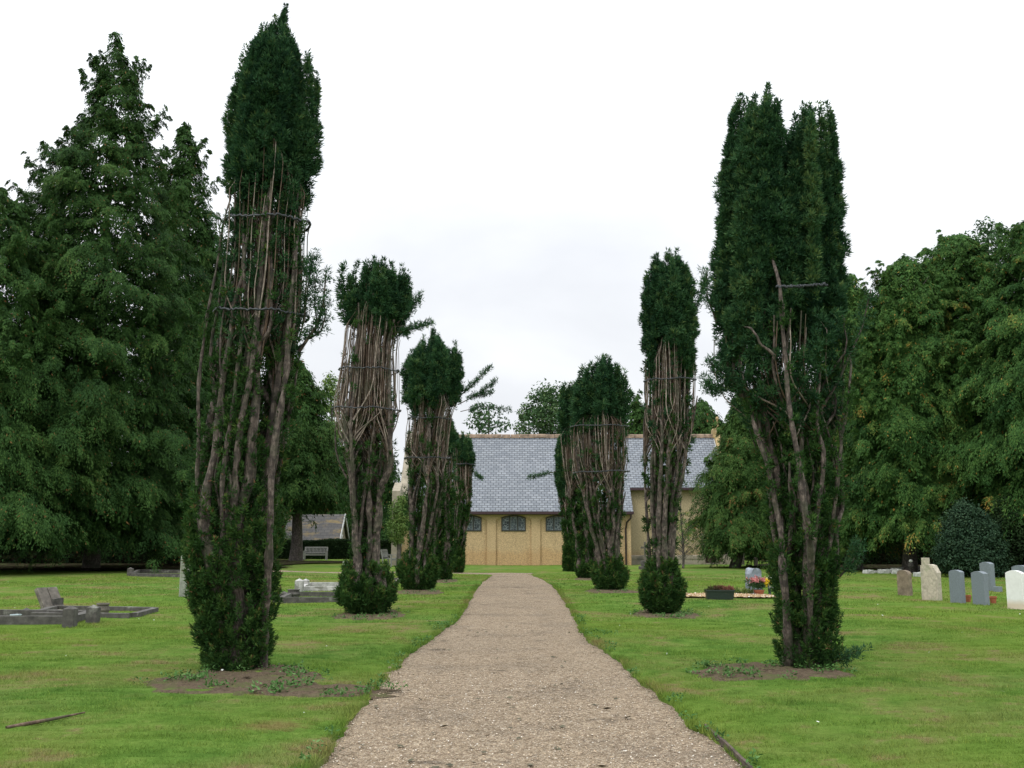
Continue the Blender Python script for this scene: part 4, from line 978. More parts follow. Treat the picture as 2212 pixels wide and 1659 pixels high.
def flowerpot(label, px0, px1, pyt, pyb, flowers=None):
    x, y = gp((px0+px1)/2, pyb); s = mpp(px0, pyb); R = (px1-px0)*s/2; H = at(px0, pyt, y)[2]
    t = thing('flower_pot', label, 'flower pot', (x, y, float(hgt(x, y))-.01)); H = max(.12, H-.03)
    b = MB(); b.lathe([(R*.68, 0), (R*.92, H*.76), (R*1.0, H*.77), (R*1.0, H), (R*.88, H), (R*.82, H*.8)], 20); b.build('pot', M['terracotta'], t, smooth=False)
    b = MB(); b.lathe([(R*.86, H*.86), (R*.8, H*.88)], 16); b.build('soil', M['soil'], t)
    return t, R, H
flowerpot('small terracotta pot behind the first granite headstone', 2086, 2098, 1284, 1303)
flowerpot('small terracotta pot behind the granite headstone next to the white one', 2139, 2153, 1287, 1306)
# broken white kerb blocks
kx = [(1868,1884,1231,1241),(1886,1900,1233,1240),(1900,1918,1230,1241),(1918,1932,1229,1240),(1931,1944,1229,1242),(1976,1990,1236,1247),(1991,2003,1238,1246)]
for j, (a0, a1, yt, yb_) in enumerate(kx):
    x, y = gp((a0+a1)/2, yb_); s = mpp(a0, yb_); H = at(a0, yt, y)[2]; b = MB(); b.box(-(a1-a0)*s/2, (a1-a0)*s/2, -.14, .14, -.05, H)
    o = b.build('kerb_block', M['block'], rough=.045, cuts=3); o.location = (x, y, 0); o.rotation_euler.z = rng.uniform(-.4, .4)
    tag(o, ['whitish broken kerb block at the left end of the row before the dark trees','small flat whitish kerb block, second from the left end of the row','tall whitish kerb block, third from the left end of the row','grey whitish kerb block left of the tipped one','tipped tan kerb block just left of the long rail','pale squarish block right of the brown headstone','small flat pale block beside the beige headstone'][j], 'kerb stone', 'broken kerb stones at the right')
x0, y0_ = gp(1934, 1240); x1, y1_ = gp(1999, 1238); b = MB(); b.bar((x0, y0_+.3, .17), (x1, y1_+.3, .22), .16, .16); tag(b.build('kerb_rail', M['block'], rough=.02, cuts=5), 'long pale kerb rail lying behind the brown headstone', 'kerb stone', 'broken kerb stones at the right')
x, y = gp(1977, 1242); v_ = thing('grave_vase', 'little dark vase with a white flower on the kerb blocks', 'vase', (x, y+.4, .25)); b = MB(); b.lathe([(.08, 0), (.14, .1), (.12, .22), (.07, .26)], 10); b.build('vase', M['stone_dark'], v_); b = MB(); b.lathe([(.01, .25), (.09, .31), (.07, .38), (.02, .4)], 8); b.build('flower', M['white_petal'], v_)

# flower grave
gx, gy = gp(1576, 1295); rx = 96*mpp(1576, 1295)
A = Acc(); n = 4200; x = gx+rng.uniform(-1, 1, n)*rx; y = gy+rng.uniform(-.35, .95, n)+.1*np.sin(x*5); s = rng.uniform(.02, .05, n)
v = np.stack([x, y, hgt(x, y)+.035+.02*rng.random(n)], -1)[:, None]+o6[None]*s[:, None, None]*rng.uniform(.6, 1.4, (n, 6, 1)); f = (np.arange(n)*6)[:, None, None]+fb[None]
A.add(v.reshape(-1, 3), f.reshape(-1, 3), np.repeat(rng.random(n), 4)); mch = foliage_mat('stone_chip', [(0,(.18,.11,.05)),(.5,(.36,.245,.125)),(.9,(.50,.38,.24)),(1,(.75,.7,.62))], 0, .9, .2)
tag(A.build('stone_chips', mch), 'ochre stone chips covering the grave with the black planter', 'stone chips', kind='stuff')
x, y = gp(1554, 1299); s = mpp(1554, 1299); w_ = 58*s; t = thing('planter', 'long black plastic planter of reddish heather on the ochre chips', 'planter', (x, y-.05, .05))
b = MB(); hP = .22; b.add([(-w_/2+.03,-.1,0),(w_/2-.03,-.1,0),(w_/2-.03,.1,0),(-w_/2+.03,.1,0),(-w_/2,-.13,hP),(w_/2,-.13,hP),(w_/2,.13,hP),(-w_/2,.13,hP)], [(0,3,2,1),(0,1,5,4),(1,2,6,5),(2,3,7,6),(3,0,4,7)])
b.box(-w_/2-.012, w_/2+.012, -.145, -.125, hP-.02, hP+.012); b.box(-w_/2-.012, w_/2+.012, .125, .145, hP-.02, hP+.012); b.build('trough', M['planter'], t)
b = MB(); b.box(-w_/2+.02, w_/2-.02, -.12, .12, hP-.06, hP-.03); b.build('soil', M['soil'], t)
A = Acc(); n = 60; c = np.stack([x+rng.uniform(-.5, .5, n)*w_*.95, y-.05+rng.uniform(-.08, .08, n), .05+hP+rng.uniform(-.02, .06, n)], -1); clump_leaves(A, c, np.full(n, .05), 30, .06, .02, .6, None, .5+.5*np.sin(c[:, 0]*5), 1.); A.build('plants', M['heath'], t)
A = Acc(); x2, y2 = gp(1598, 1290); n = 26; c = np.stack([x2+rng.uniform(-.3, .3, n), y2+rng.uniform(-.1, .1, n), .06+rng.uniform(0, .1, n)], -1); clump_leaves(A, c, np.full(n, .06), 26, .10, .035, .5, None, .8+rng.normal(size=n)*.2, 1.); tag(A.build('trailing_plant', M['lime']), 'yellowish green trailing plant between the planter and the slate headstone', 'plant')
o = slab('slate_headstone', 'rough hewn blue grey slate headstone behind the pot of pink flowers', 1616, 1642, 1226, 1288, M['slate_rough'], 38, .40, .22, 'round', .1, None, 0, .045)
t, R, H = flowerpot('terracotta pot of pink and yellow flowers before the slate headstone', 1629, 1651, 1272, 1291)
tl = t.location; A = Acc(); n = 46; c = np.stack([tl.x+rng.normal(size=n)*.12-.04, tl.y+rng.normal(size=n)*.10, tl.z+H+.08+rng.random(n)*.16], -1); clump_leaves(A, c, np.full(n, .06), 26, .07, .03, .5, None, .4+rng.normal(size=n)*.15, 1.); A.build('leaves', M['broad'], t)
for nm, mt, n, cx_, cz_, sx_, s_ in (('pink_flowers', 'pink', 90, -.02, .24, .13, .05), ('yellow_flower', 'yellow', 40, .20, .19, .035, .06)):
    A = Acc(); c = np.stack([tl.x+cx_+rng.normal(size=n)*sx_, tl.y-.06+rng.normal(size=n)*.05, tl.z+H+cz_+rng.normal(size=n)*.03], -1); clump_leaves(A, c, np.full(n, .02), 7, s_, s_*.7, .4, None, None, 1.); A.build(nm, M[mt], t)
x, y = gp(1663, 1288); v_ = thing('flower_vase', 'slim dark vase with white flowers beside the terracotta pot', 'vase', (x, y, .03)); b = MB(); b.lathe([(.05, 0), (.035, .05), (.05, .25), (.06, .3)], 10); b.build('vase', M['planter'], v_)
A = Acc(); n = 14; c = np.stack([x+rng.normal(size=n)*.05, y-.05+rng.normal(size=n)*.03, .03+rng.uniform(.15, .48, n)], -1); clump_leaves(A, c, np.full(n, .02), 8, .04, .03, .3, None, None, 1.); A.build('white_flowers', M['white_petal'], v_)

# far headstones by the chapel
gf = 'distant headstones near the chapel'
x, y = gp(1394, 1232); t = thing('cross_headstone', 'thin old stone cross on a stepped base left of the chancel plinth', 'gravestone', (x, y, 0), 0, gf); b = MB(); b.box(-.05, .05, -.05, .05, .45, 1.38); b.box(-.2, .2, -.045, .045, 1.05, 1.15); b.build('cross', M['stone_old'], t, bevel=.01); b = MB(); b.box(-.3, .3, -.25, .25, -.1, .2); b.box(-.2, .2, -.17, .17, .2, .46); b.build('base', M['stone_dark'], t, bevel=.02)
slab('headstone', 'narrow dark headstone under the tree right of the chapel buttress', 1597, 1608, 1191, 1222, M['stone_old'], 10, .28, .15, 'arch', .04, gf)
slab('headstone', 'slim round-topped grey headstone behind the slate headstone', 1629, 1637, 1204, 1226, M['stone_beige'], 10, .2, .12, 'round', .04, gf)
slab('headstone', 'very low grey stone beside the slim round-topped headstone', 1617, 1624, 1219, 1226, M['stone_old'], 0, .2, .12, 'arch', .02, gf)
x, y = gp(1640, 1224); b = MB(); b.box(-.1, 1.3, -.1, .1, -.05, .14); o = b.build('grave_kerb', M['stone_old'], rough=.02); o.location = (x, y, 0); tag(o, 'low grey kerb running right from the slim round-topped headstone', 'kerb')
slab('tall_headstone', 'tall pale leaning headstone half hidden behind the nearest left yew', 393, 417, 1196, 1291, M['stone_pale'], 24, .42, .16, 'arch', .06, None, 3)
slab('headstone', 'narrow pale headstone edge showing behind the second left yew', 742, 752, 1211, 1248, M['stone_pale'], 60, .3, .12, 'arch', .04)

def kerb_rect(name, label, cor, h, w, mat, group=None, rough=.012, posts=()):
    P = [gp(*c) for c in cor]; cxm = sum(p[0] for p in P)/4; cym = sum(p[1] for p in P)/4
    t = thing(name, label, 'grave kerb', (cxm, cym, 0), 0, group)
    for i in range(4):
        a_, c_ = P[i], P[(i+1)%4]; b = MB(); dx, dy = c_[0]-a_[0], c_[1]-a_[1]; L = math.hypot(dx, dy); ux, uy = dx/L*w/2, dy/L*w/2
        b.bar((a_[0]+ux, a_[1]+uy, h/2-.03), (c_[0]-ux, c_[1]-uy, h/2-.03), w, h+.06); b.build('kerb', mat, t, world=True, rough=rough, cuts=7)
    for (px, py, hh, ww) in posts:
        x, y = gp(px, py); b = MB(); b.box(x-ww/2, x+ww/2, y-ww/2, y+ww/2, -.06, hh); b.add([(x-ww/2,y-ww/2,hh),(x+ww/2,y-ww/2,hh),(x+ww/2,y+ww/2,hh),(x-ww/2,y+ww/2,hh),(x,y,hh+ww*.3)], [(0,1,4),(1,2,4),(2,3,4),(3,0,4)]); b.build('corner_post', mat, t, world=True, bevel=.008)
    return t
kerb_rect('grave_kerb', 'dark mossy kerb surround beneath the leaning book tablet', [(62,1338),(288,1340),(337,1326),(120,1322)], .13, .13, M['stone_dark'])
kerb_rect('grave_kerb', 'lichened kerb with blocky corner posts at the left edge, nearest the camera', [(-130,1352),(150,1352),(198,1338),(-70,1336)], .17, .15, M['stone_dark'], posts=[(150,1358,.33,.19),(200,1350,.30,.19),(56,1334,.16,.1)])
kerb_rect('grave_kerb', 'dark grey kerb surround with an urn between the first two left yews', [(606,1303),(760,1303),(790,1291),(632,1290)], .14, .13, M['stone_dark'], posts=[(597,1301,.2,.15),(613,1292,.12,.2)])
kerb_rect('grave_kerb', 'pale marble kerb with little pyramid-topped posts beyond the urn', [(650,1280),(800,1279),(815,1270),(666,1270)], .17, .17, M['white_kerb'], posts=[(646,1281,.34,.22),(660,1273,.26,.2)])
kerb_rect('grave_kerb', 'low dark kerb in the shade under the big left evergreens', [(282,1247),(520,1250),(540,1241),(300,1238)], .16, .15, M['stone_dark'], posts=[(281,1246,.32,.2)])
kerb_rect('grave_slab', 'flat grey kerb lying between the second and third left yews', [(829,1261),(858,1261),(862,1254),(834,1254)], .1, .14, M['stone_old'])
def urn(label, px, pyb, wpx, pyt, mat, inner=None):
    x, y = gp(px, pyb); R = wpx*mpp(px, pyb)/2; H = at(px, pyt, y)[2]
    t = thing('stone_urn', label, 'urn', (x, y, 0)); b = MB(); b.lathe([(R*.6, -.02), (R*.75, H*.15), (R*1.0, H*.5), (R*.85, H*.8), (R*.78, H*.84), (R*.95, H*.9), (R*.95, H), (R*.7, H), (R*.6, H*.85)], 18); b.build('bowl', mat, t, smooth=False)
    return t
urn('round grey stone urn on the kerb beside the leaning book tablet', 221, 1332, 26, 1303, M['stone_old'])
urn('squat dark urn on the grey kerb between the first two left yews', 634, 1293, 28, 1273, M['stone_dark'])
t = urn('small pale blue bowl on the kerb at the left edge', 33, 1343, 22, 1327, M['ceramic'])
# leaning book-shaped tablet
x, y = gp(108, 1322); s = mpp(108, 1322); t = thing('memorial_tablet', 'fallen stone tablet tilted like an open book against a rough block', 'memorial', (x, y, 0), math.radians(-24))
b = MB(); b.box(-.22, .12, -.05, .22, -.05, .28); b.build('block', M['stone_dark'], t, rough=.02)
b = MB(); th = math.radians(57)
def bk(u, v, w_): return (-.19+u*math.cos(th)*1.0, v-.02, .46-u*math.sin(th)+w_)
for v0, v1 in ((-.26, -.01), (.01, .26)):
    pts_ = [bk(0, v0, 0), bk(.50, v0, 0), bk(.50, v1, 0), bk(0, v1, 0)]; n_ = (math.sin(th)*.09, 0, math.cos(th)*.09)
    pts_ += [(p[0]+n_[0], p[1], p[2]+n_[2]) for p in pts_]; b.add(pts_, [(0,3,2,1),(4,5,6,7),(0,1,5,4),(1,2,6,5),(2,3,7,6),(3,0,4,7)])
b.build('tablet', M['stone_old'], t, bevel=.01)
b = MB(); b.box(.02, .32, -.26, .24, .02, .06); b.build('fallen_shard', M['stone_brown'], t)

# ================================================================== THE YEWS
yew('tallest dark yew, nearest on the left of the path, tied with two black bands', 1450,
    [(20,585,640),(60,555,650),(120,520,690),(200,503,698),(300,490,694),(400,488,686),(500,488,668),(600,478,672),(700,458,668),(800,440,655),(900,424,645),(1000,412,632),(1100,400,618),(1200,398,602),(1290,408,598),(1380,424,590),(1450,440,580)],
    [(625,18),(600,48),(578,42),(545,85),(562,65),(516,112),(508,150),(675,124),(694,160),(641,75),(530,140),(590,60),(640,150)], 400, 760, 1120, [(480,-.02),(680,-.04)], .050, 40, 50, mains=12, mainr=.060,
    branches=[([(526,1440),(528,1230),(534,1050),(548,900),(572,700),(588,500),(600,400),(610,300)],26,.052,-.46),([(440,1300),(436,1020),(455,800),(476,620),(500,470),(510,400)],22,.030,-.34),([(480,1440),(490,1260),(498,1050),(523,860),(543,650),(556,480),(560,420)],24,.042,-.44),([(572,1440),(588,1290),(606,1020),(632,820),(648,640),(652,500),(648,420)],26,.054,-.38),([(650,762),(672,735),(692,712),(708,668),(716,600)],30,.026),([(672,735),(700,722),(712,690),(708,660)],14,.014),([(690,712),(686,668),(690,620),(684,580)],26,.012),([(660,700),(672,640),(690,560)],26,.012),([(530,690),(500,640),(492,560),(488,480)],8,.012)], low=.75, midfol=1.15, topfol=.9, dens=1.5, limbfol=2.0, notches=[(650,210),(654,300),(664,290),(553,120),(527,160)], cut=.75)
yew('broad dark yew with a notched double top, nearest on the right of the path', 1450,
    [(195,1590,1790),(250,1566,1812),(300,1560,1816),(400,1550,1822),(500,1541,1827),(620,1535,1834),(700,1534,1836),(800,1534,1828),(850,1555,1826),(900,1598,1822),(1000,1632,1824),(1100,1648,1822),(1200,1660,1812),(1300,1672,1808),(1400,1680,1812),(1450,1685,1815)],
    [(1640,192),(1612,210),(1580,205),(1662,248),(1596,214),(1568,236),(1652,212),(1725,236),(1745,226),(1771,228),(1795,224),(1812,262),(1710,256),(1690,345),(1680,360),(1548,370)], 705, 920, 1170, [(617,0,4.42,5.20,1.0)], .050, 70, 16, mains=12, mainr=.052,
    branches=[([(1745,1430),(1728,1300),(1718,1200),(1700,1120),(1690,1000),(1668,860),(1656,740),(1648,620),(1640,520),(1638,440)],30,.050,-.80),([(1702,1460),(1688,1360),(1676,1260),(1668,1150),(1642,1000),(1606,860),(1590,780)],32,.060,-.38),([(1750,1400),(1745,1170),(1750,980),(1740,860),(1752,740),(1770,650)],32,.034,-.46),([(1780,1350),(1788,1100),(1800,950),(1822,800),(1832,720)],30,.034,-.33),([(1668,862),(1640,790),(1600,740),(1575,700)],0,.024,-.7),([(1662,800),(1630,755),(1590,720)],24,.018),([(1655,770),(1618,710),(1600,640)],14,.02),([(1640,900),(1590,840),(1545,810),(1518,790)],44,.016),([(1560,830),(1535,850),(1512,830)],30,.012),([(1545,700),(1520,650),(1515,600)],26,.014),([(1760,900),(1800,830),(1845,720),(1860,640)],30,.018),([(1808,1245),(1828,1215),(1838,1165)],26,.012),([(1790,1430),(1815,1415),(1832,1395)],20,.012)], low=.6, midfol=1.0, topfol=1.5, dens=1.5, limbfol=1.8, cut=.35)
yew('second yew on the left with a bushy foot and a wide bundle of bare stems', 1328,
    [(560,745,880),(600,727,892),(650,733,890),(700,742,872),(750,738,862),(850,722,865),(930,708,872),(1000,716,866),(1100,738,838),(1150,748,830),(1228,753,826),(1248,742,842),(1268,728,852),(1295,727,858),(1318,745,842),(1328,760,828)],
    [(765,563),(808,558),(835,566),(872,577),(889,588),(735,572),(790,568),(850,574)], 690, 950, 1240, [(800,-.03),(885,-.03)], .075, 30, 120, mains=12, mainr=.070,
    branches=[([(860,700),(885,680),(912,648)],34,.018),([(850,722),(890,716),(930,705)],34,.014),([(765,790),(800,735),(850,712),(890,710)],0,.012)], low=1.0, midfol=.32, topfol=.06, dens=1.2, limbfol=.8, cut=.25)
yew('second yew on the right, slender, with a spiky bushy foot', 1325,
    [(545,1402,1485),(580,1388,1495),(620,1380,1508),(700,1380,1512),(800,1390,1505),(900,1387,1503),(950,1388,1504),(1050,1389,1484),(1150,1399,1468),(1225,1406,1457),(1255,1388,1472),(1285,1377,1479),(1312,1392,1470),(1325,1408,1458)],
    [(1410,550),(1438,547),(1465,542),(1482,568),(1394,588),(1450,556)], 770, 960, 1225, [(822,.02)], .075, 26, 80, mains=12, mainr=.060,
    branches=[([(1490,700),(1508,650),(1520,610)],30,.016),([(1480,980),(1495,900),(1500,860)],0,.03)], low=1.0, midfol=.25, topfol=.5, dens=1.2, limbfol=1.0, cut=.4)
yew('third yew on the left with two thin branches reaching over the chapel roof', 1277,
    [(710,915,960),(750,885,1000),(790,866,1003),(850,866,1000),(900,880,978),(960,874,972),(1050,868,976),(1120,873,955),(1200,880,930),(1225,860,944),(1248,858,946),(1268,868,938),(1277,878,930)],
    [(905,728),(940,706),(950,722),(985,744),(1000,760),(878,755),(925,735)], 868, 1010, 1205, [(905,-.02),(990,0)], .085, 36, 90, mains=13, mainr=.060,
    branches=[([(990,860),(1025,830),(1060,795)],40,.018),([(990,875),(1040,850),(1072,826)],36,.016),([(995,890),(1040,880),(1105,888)],30,.012),([(1010,860),(1040,856),(1066,851)],22,.012)], low=1.0, midfol=.7, topfol=.12, dens=1.0, limbfol=1.1, cut=.3)
yew('third yew on the right with a rounded domed top', 1277,
    [(768,1275,1335),(800,1242,1354),(850,1232,1360),(930,1230,1361),(1000,1232,1362),(1050,1242,1360),(1150,1270,1347),(1220,1293,1340),(1250,1278,1356),(1268,1286,1350),(1277,1298,1342)],
    [(1252,792),(1265,785),(1280,775),(1298,766),(1315,769),(1335,784),(1350,805)], 912, 1045, 1220, [(922,0),(1020,.03)], .095, 28, 100, mains=14, mainr=.065, low=1.0, midfol=.4, topfol=.12, dens=1.0, limbfol=1.0, cut=.3)
yew('fourth yew on the left, mostly hidden behind the third', 1255,
    [(880,935,975),(930,920,990),(1050,920,985),(1150,925,985),(1200,930,978),(1235,930,975),(1255,938,972)],
    [(940,895),(955,880),(975,900)], 960, 1060, 1225, [], .12, 14, 40, mains=9, mainr=.07, low=1.0, midfol=1.3, dens=.9)
yew('fourth yew on the right, its flat crown peeping left of the domed one', 1250,
    [(820,1222,1275),(850,1209,1285),(950,1210,1290),(1020,1215,1292),(1100,1225,1296),(1200,1245,1292),(1230,1244,1288),(1250,1248,1284)],
    [(1214,832),(1228,829),(1242,822),(1262,826),(1280,830)], 930, 1060, 1225, [], .12, 20, 50, mains=10, mainr=.07, low=.9, midfol=.6, dens=.9)
yew('fifth and smallest yew on the left, standing before the chapel window', 1240,
    [(936,988,1012),(950,977,1023),(1000,975,1025),(1060,976,1024),(1120,974,1018),(1190,978,1000),(1215,965,1003),(1240,970,998)],
    [(984,942),(1000,935),(1015,941)], 990, 1070, 1190, [(1003,0)], .12, 16, 50, mains=9, mainr=.055, branches=[([(1022,1018),(1032,1030),(1043,1034)],16,.02)], low=1.0, midfol=.2, topfol=.1, dens=.9)
yew('fifth yew on the right, thin, behind the domed one and nearest the chapel', 1237,
    [(935,1208,1238),(960,1202,1244),(1050,1204,1244),(1100,1206,1244),(1180,1218,1246),(1237,1218,1248)],
    [(1207,942),(1220,933),(1235,938)], 1050, 1095, 1185, [], .12, 14, 30, mains=6, mainr=.055, branches=[([(1205,1018),(1180,1024),(1158,1030),(1141,1032)],26,.02)], low=1.0, midfol=.25, dens=.9)

# ================================================================== EVERGREENS
cypress('tallest pointed dark cypress at the left, highest tip against the sky', 50,
    [(68,249,251),(110,236,268),(160,225,296),(215,190,324),(290,160,334),(360,110,356),(450,66,390),(600,40,430),(800,-20,455),(1000,-60,472),(1110,-70,470),(1168,-40,440)], 4300, 'cyp', .95, 64, .17, .34, trunk_r=.36, spikes=70)
cypress('wide dark cypress filling the left edge beside the tallest one', 46,
    [(385,-40,-10),(430,-90,60),(520,-160,110),(650,-230,160),(850,-300,220),(1050,-330,250),(1110,-330,260),(1152,-300,240)], 3300, 'cyp', .95, 60, .17, .36, trunk_r=.3, spikes=50)
cypress('narrower second pointed cypress just right of the tallest', 57,
    [(262,399,401),(300,388,415),(360,368,438),(430,352,452),(520,345,482),(700,320,510),(900,300,530),(1080,290,540),(1160,310,520)], 2700, 'cyp', .95, 56, .19, .34, trunk_r=.36, spikes=40)
cypress('dark evergreen seen between the first two left yews', 68,
    [(770,636,644),(800,612,672),(860,585,700),(950,560,725),(1050,545,740),(1085,560,725)], 1500, 'cyp', 1.1, 50, .24, .40, trunk_r=.4, spikes=8)
cypress('low dark evergreen behind the outbuilding and second left yew', 92,
    [(925,775,785),(960,735,830),(1030,700,870),(1110,690,880),(1170,700,870)], 1000, 'cyp', 1.3, 46, .3, .28, trunk_r=.4, ky=.7)
cypress('green cypress beside the chapel door, behind the right yew', 54,
    [(845,1598,1606),(890,1575,1640),(950,1555,1665),(1020,1535,1690),(1090,1522,1700),(1140,1516,1700),(1172,1535,1680)], 2300, 'cyp', .85, 60, .17, .52, trunk_r=.26, spikes=10, tx=at(1585, 1200, 54)[0])
cypress('golden-tipped cypress showing through the trunks of the nearest right yew', 50,
    [(590,1834,1840),(640,1818,1862),(720,1790,1890),(850,1760,1920),(1000,1735,1940),(1100,1725,1950),(1150,1740,1940)], 2500, 'cyp_gold', .85, 60, .17, .45, trunk_r=.4, spikes=12, seed_gold=.6)
cypress('yellow-green cypress right of the nearest right yew, first of the right group', 46,
    [(550,1940,1965),(575,1915,1995),(630,1885,2030),(740,1855,2060),(900,1838,2070),(1050,1828,2085),(1110,1832,2085),(1140,1850,2070)], 3300, 'cyp_gold', .82, 60, .16, .42, trunk_r=.3, spikes=60, seed_gold=.6)
cypress('green-gold cypress in the middle of the right group', 47,
    [(505,2040,2085),(530,2010,2115),(600,1975,2140),(760,1955,2160),(950,1950,2165),(1080,1950,2170),(1120,1965,2160)], 3000, 'cyp_gold', .85, 60, .17, .40, trunk_r=.3, spikes=50, seed_gold=.5)
cypress('large green cypress running out of the frame at the right edge', 43,
    [(465,2215,2260),(495,2180,2300),(580,2135,2370),(760,2090,2430),(950,2060,2470),(1080,2060,2480),(1130,2080,2460)], 4000, 'cyp_gold', .85, 60, .16, .36, trunk_r=.3, spikes=50, seed_gold=.35)
for lab, Y, rows, n in (
    ('dark evergreen behind the chancel roof, left of the green cypress', 84, [(858,1512,1518),(885,1480,1550),(930,1455,1580),(1000,1450,1600),(1150,1450,1600)], 900),
    ('thin conifer top between the domed yew and the slender yew', 80, [(850,1374,1377),(880,1364,1388),(930,1352,1400),(1100,1340,1420)], 380),
    ('dark evergreen filling the gap behind the notched yew', 76, [(800,1660,1670),(860,1620,1720),(960,1590,1770),(1100,1580,1800),(1190,1580,1800)], 1300),
    ('dark evergreen in the shade far behind the right group', 72, [(700,2010,2020),(800,1940,2090),(950,1880,2150),(1190,1850,2200)], 1500),
    ('dark evergreen in the shade at the far right', 70, [(640,2240,2250),(800,2160,2330),(1000,2100,2400),(1190,2080,2420)], 1400),
    ('dark evergreen rising behind the lichened outbuilding roof', 93, [(900,655,665),(960,620,705),(1040,590,740),(1130,585,750),(1190,590,745)], 1000),
    ('dark evergreen deep behind the tallest left cypress', 78, [(560,150,160),(700,60,260),(900,0,330),(1190,-40,380)], 1500),
    ('dark evergreen deep behind the second left cypress', 80, [(640,440,450),(760,380,520),(950,330,580),(1190,310,610)], 1500)):
    cypress(lab, Y, rows, n, 'cyp', 1.25, 44, .27, .38, trunk_r=.4, spikes=6, ky=.8)
gt = 'leafy trees beyond the chapel'
leafy('leafy_tree', 'thin-leaved tree with sky gaps behind the chapel ridge, left of centre', 'tree', 84, [(878,1035,1075),(895,1012,1095),(930,1005,1108),(1000,1000,1112)], 90, 'broad', .34, 26, .75, .35, gt, trunk_r=.2, gaps=.45)
leafy('leafy_tree', 'rounded leafy tree behind the chapel ridge at centre', 'tree', 88, [(836,1165,1215),(860,1135,1240),(900,1112,1260),(950,1105,1275),(1050,1110,1270)], 420, 'broad', .30, 40, .85, .55, gt, trunk_r=.35, gaps=.2)
leafy('leafy_tree', 'bright leafy tree top between the first two left yews', 'tree', 96, [(812,705,722),(850,685,740),(920,675,760),(1050,675,770)], 200, 'lime', .30, 36, .8, .45, gt, trunk_r=.3, gaps=.2)
leafy('leafy_tree', 'loose leafy crown poking above the right evergreens', 'tree', 52, [(482,2120,2140),(505,2092,2180),(560,2080,2200),(640,2080,2200)], 110, 'broad', .22, 34, .55, .4, gt, trunk_r=.2, gaps=.4)
leafy('holly_bush', 'dense bluish holly bush behind the granite headstones', 'bush', 40.5, [(1092,2066,2088),(1108,2050,2120),(1135,2034,2150),(1170,2026,2170),(1205,2022,2176),(1237,2030,2172)], 560, 'holly', .10, 70, .42, .5, None, trunk_r=.08, gaps=.22, wr=.6)
leafy('dark_shrub', 'low dark shrub in the shade right of the holly bush', 'bush', 41, [(1085,2150,2200),(1130,2110,2260),(1225,2110,2290),(1240,2120,2280)], 420, 'hedge', .12, 60, .4, .6, None, trunk_r=.06, gaps=.0)
leafy('small_tree', 'small light green tree by the chapel corner and side-on seat', 'tree', 56.5, [(1072,862,884),(1100,842,890),(1135,828,886),(1160,838,880),(1172,850,872)], 130, 'lime', .13, 60, .42, .5, None, trunk_r=.13, gaps=.1, x0=at(862, 1200, 56.5)[0])
# wispy sapling against the chancel wall
xw, _, _ = at(1475, 1215, 53); t = thing('young_cypress', 'wispy young cypress against the buff chancel wall', 'tree', (xw, 53, 0)); A = Acc(); T = Acc(); n = 64
a = rng.uniform(0, 2*PI, n); z0 = rng.uniform(.4, 3.0, n); L = (1.7-z0*.42)*rng.uniform(.6, 1.1, n); u = np.linspace(0, 1, 8)[None]
P = np.stack([xw+np.cos(a)[:, None]*L[:, None]*u, 53+np.sin(a)[:, None]*L[:, None]*u*.8, z0[:, None]+L[:, None]*(.75*u-.1*u*u)], -1); v, f = tubes(P, .014*(1.15-u)*np.ones((n, 1)), 5); T.add(v, f)
v, f = tubes(np.stack([np.full(8, xw)+.05*np.sin(np.arange(8)), np.full(8, 53.), np.linspace(-.1, 4.2, 8)], -1)[None], np.linspace(.07, .01, 8)[None], 7); T.add(v, f); T.build('trunk', M['bark_grey'], t)
q = P[:, 2:, :].reshape(-1, 3); idx = rng.integers(0, len(q), 260); ax = nrm(np.stack([np.cos(a), np.sin(a), .3+0*a], -1)); fans(A, q[idx]-.05, ax[idx//6], np.full(260, .32), 14, .09, .022, .62+rng.normal(size=260)*.1, .5); A.build('crown', M['cyp_gold'], t)

# ================================================================== LIGHT, SKY, CAMERA
SE, SA = math.radians(52), math.radians(215)
w = bpy.data.worlds.new('World'); bpy.context.scene.world = w; w.use_nodes = True; nt = w.node_tree; bg = nt.nodes['Background']
sky = nd(nt, 'ShaderNodeTexSky', sky_type='NISHITA', sun_disc=False, sun_elevation=SE, sun_rotation=SA); sky.air_density = 1; sky.dust_density = 2
sm = nd(nt, 'ShaderNodeVectorMath', operation='SCALE'); nt.links.new(sky.outputs[0], sm.inputs[0]); sm.inputs['Scale'].default_value = .10
tc = nt.nodes.new('ShaderNodeTexCoord'); mp = nt.nodes.new('ShaderNodeMapping'); nt.links.new(tc.outputs['Generated'], mp.inputs[0]); mp.inputs['Scale'].default_value = (1, 1, 2.2); mp.inputs['Location'].default_value = (.4, .2, .1)
n1 = noise(nt, mp.outputs[0], 2.3, 5, .5, .3); n2 = noise(nt, mp.outputs[0], .9, 2, .5)
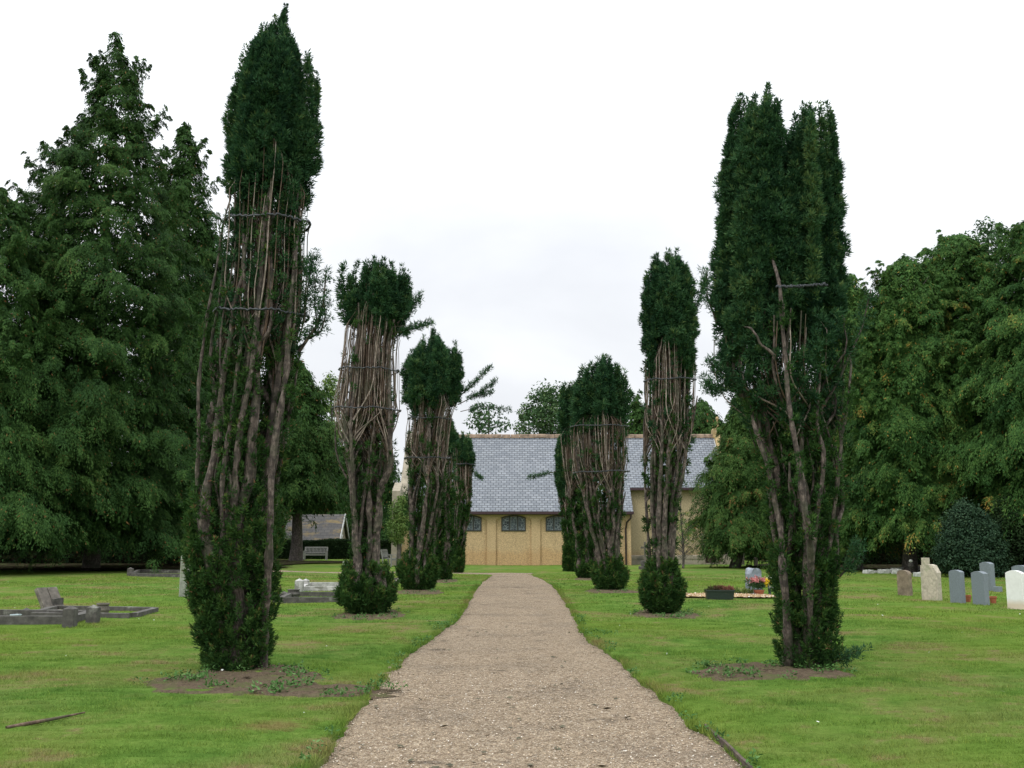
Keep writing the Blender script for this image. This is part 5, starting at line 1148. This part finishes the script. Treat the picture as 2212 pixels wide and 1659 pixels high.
sx = nd(nt, 'ShaderNodeSeparateXYZ'); nt.links.new(tc.outputs['Generated'], sx.inputs[0])
el = ramp(nt, [(0, .76), (.12, .83), (.22, .88), (.34, .96), (.52, 1.0), (1, 1.0)], sx.outputs[2])
gain = nd(nt, 'ShaderNodeMapRange'); nt.links.new(sx.outputs[2], gain.inputs[0]); gain.inputs[1].default_value = .3; gain.inputs[2].default_value = 1; gain.inputs[3].default_value = 1.0; gain.inputs[4].default_value = 2.3
cl = ramp(nt, [(.30, (.85,.88,.94)), (.48, (.955,.985,1.03)), (.62, (1.07,1.10,1.13))], n1)
c1 = mixc(nt, 1., cl.outputs[0], el.outputs[0], 'MULTIPLY')
vs = nd(nt, 'ShaderNodeVectorMath', operation='SCALE'); nt.links.new(c1, vs.inputs[0]); nt.links.new(gain.outputs[0], vs.inputs['Scale'])
fac = ramp(nt, [(.3, .90), (.6, 1.0)], n2)
fin = mixc(nt, fac.outputs[0], sm.outputs[0], vs.outputs[0]); nt.links.new(fin, bg.inputs[0]); bg.inputs[1].default_value = 1.12
sl_ = bpy.data.lights.new('sun', 'SUN'); sl_.energy = 1.0; sl_.angle = math.radians(22); sl_.color = (1, .96, .9); so = bpy.data.objects.new('sun', sl_); C.objects.link(so)
so.rotation_euler = (PI/2-SE, 0, PI-SA)
cam = bpy.data.cameras.new('camera'); co = bpy.data.objects.new('camera', cam); C.objects.link(co)
cam.sensor_width = 36; cam.lens = 36*F/2212; cam.clip_end = 1000; cam.clip_start = .05
co.location = (0, 0, CAMZ); co.rotation_euler = (PI/2+PITCH, 0, 0)
s = bpy.context.scene; s.camera = co; s.render.engine = 'CYCLES'
s.view_settings.view_transform = 'Standard'; s.view_settings.look = 'None'; s.view_settings.exposure = 0; s.view_settings.gamma = 1
s.cycles.max_bounces = 5; s.cycles.diffuse_bounces = 3; s.cycles.transmission_bounces = 2; s.cycles.glossy_bounces = 2
print('tris', sum(len(o.data.polygons) for o in bpy.data.objects if o.type == 'MESH'))
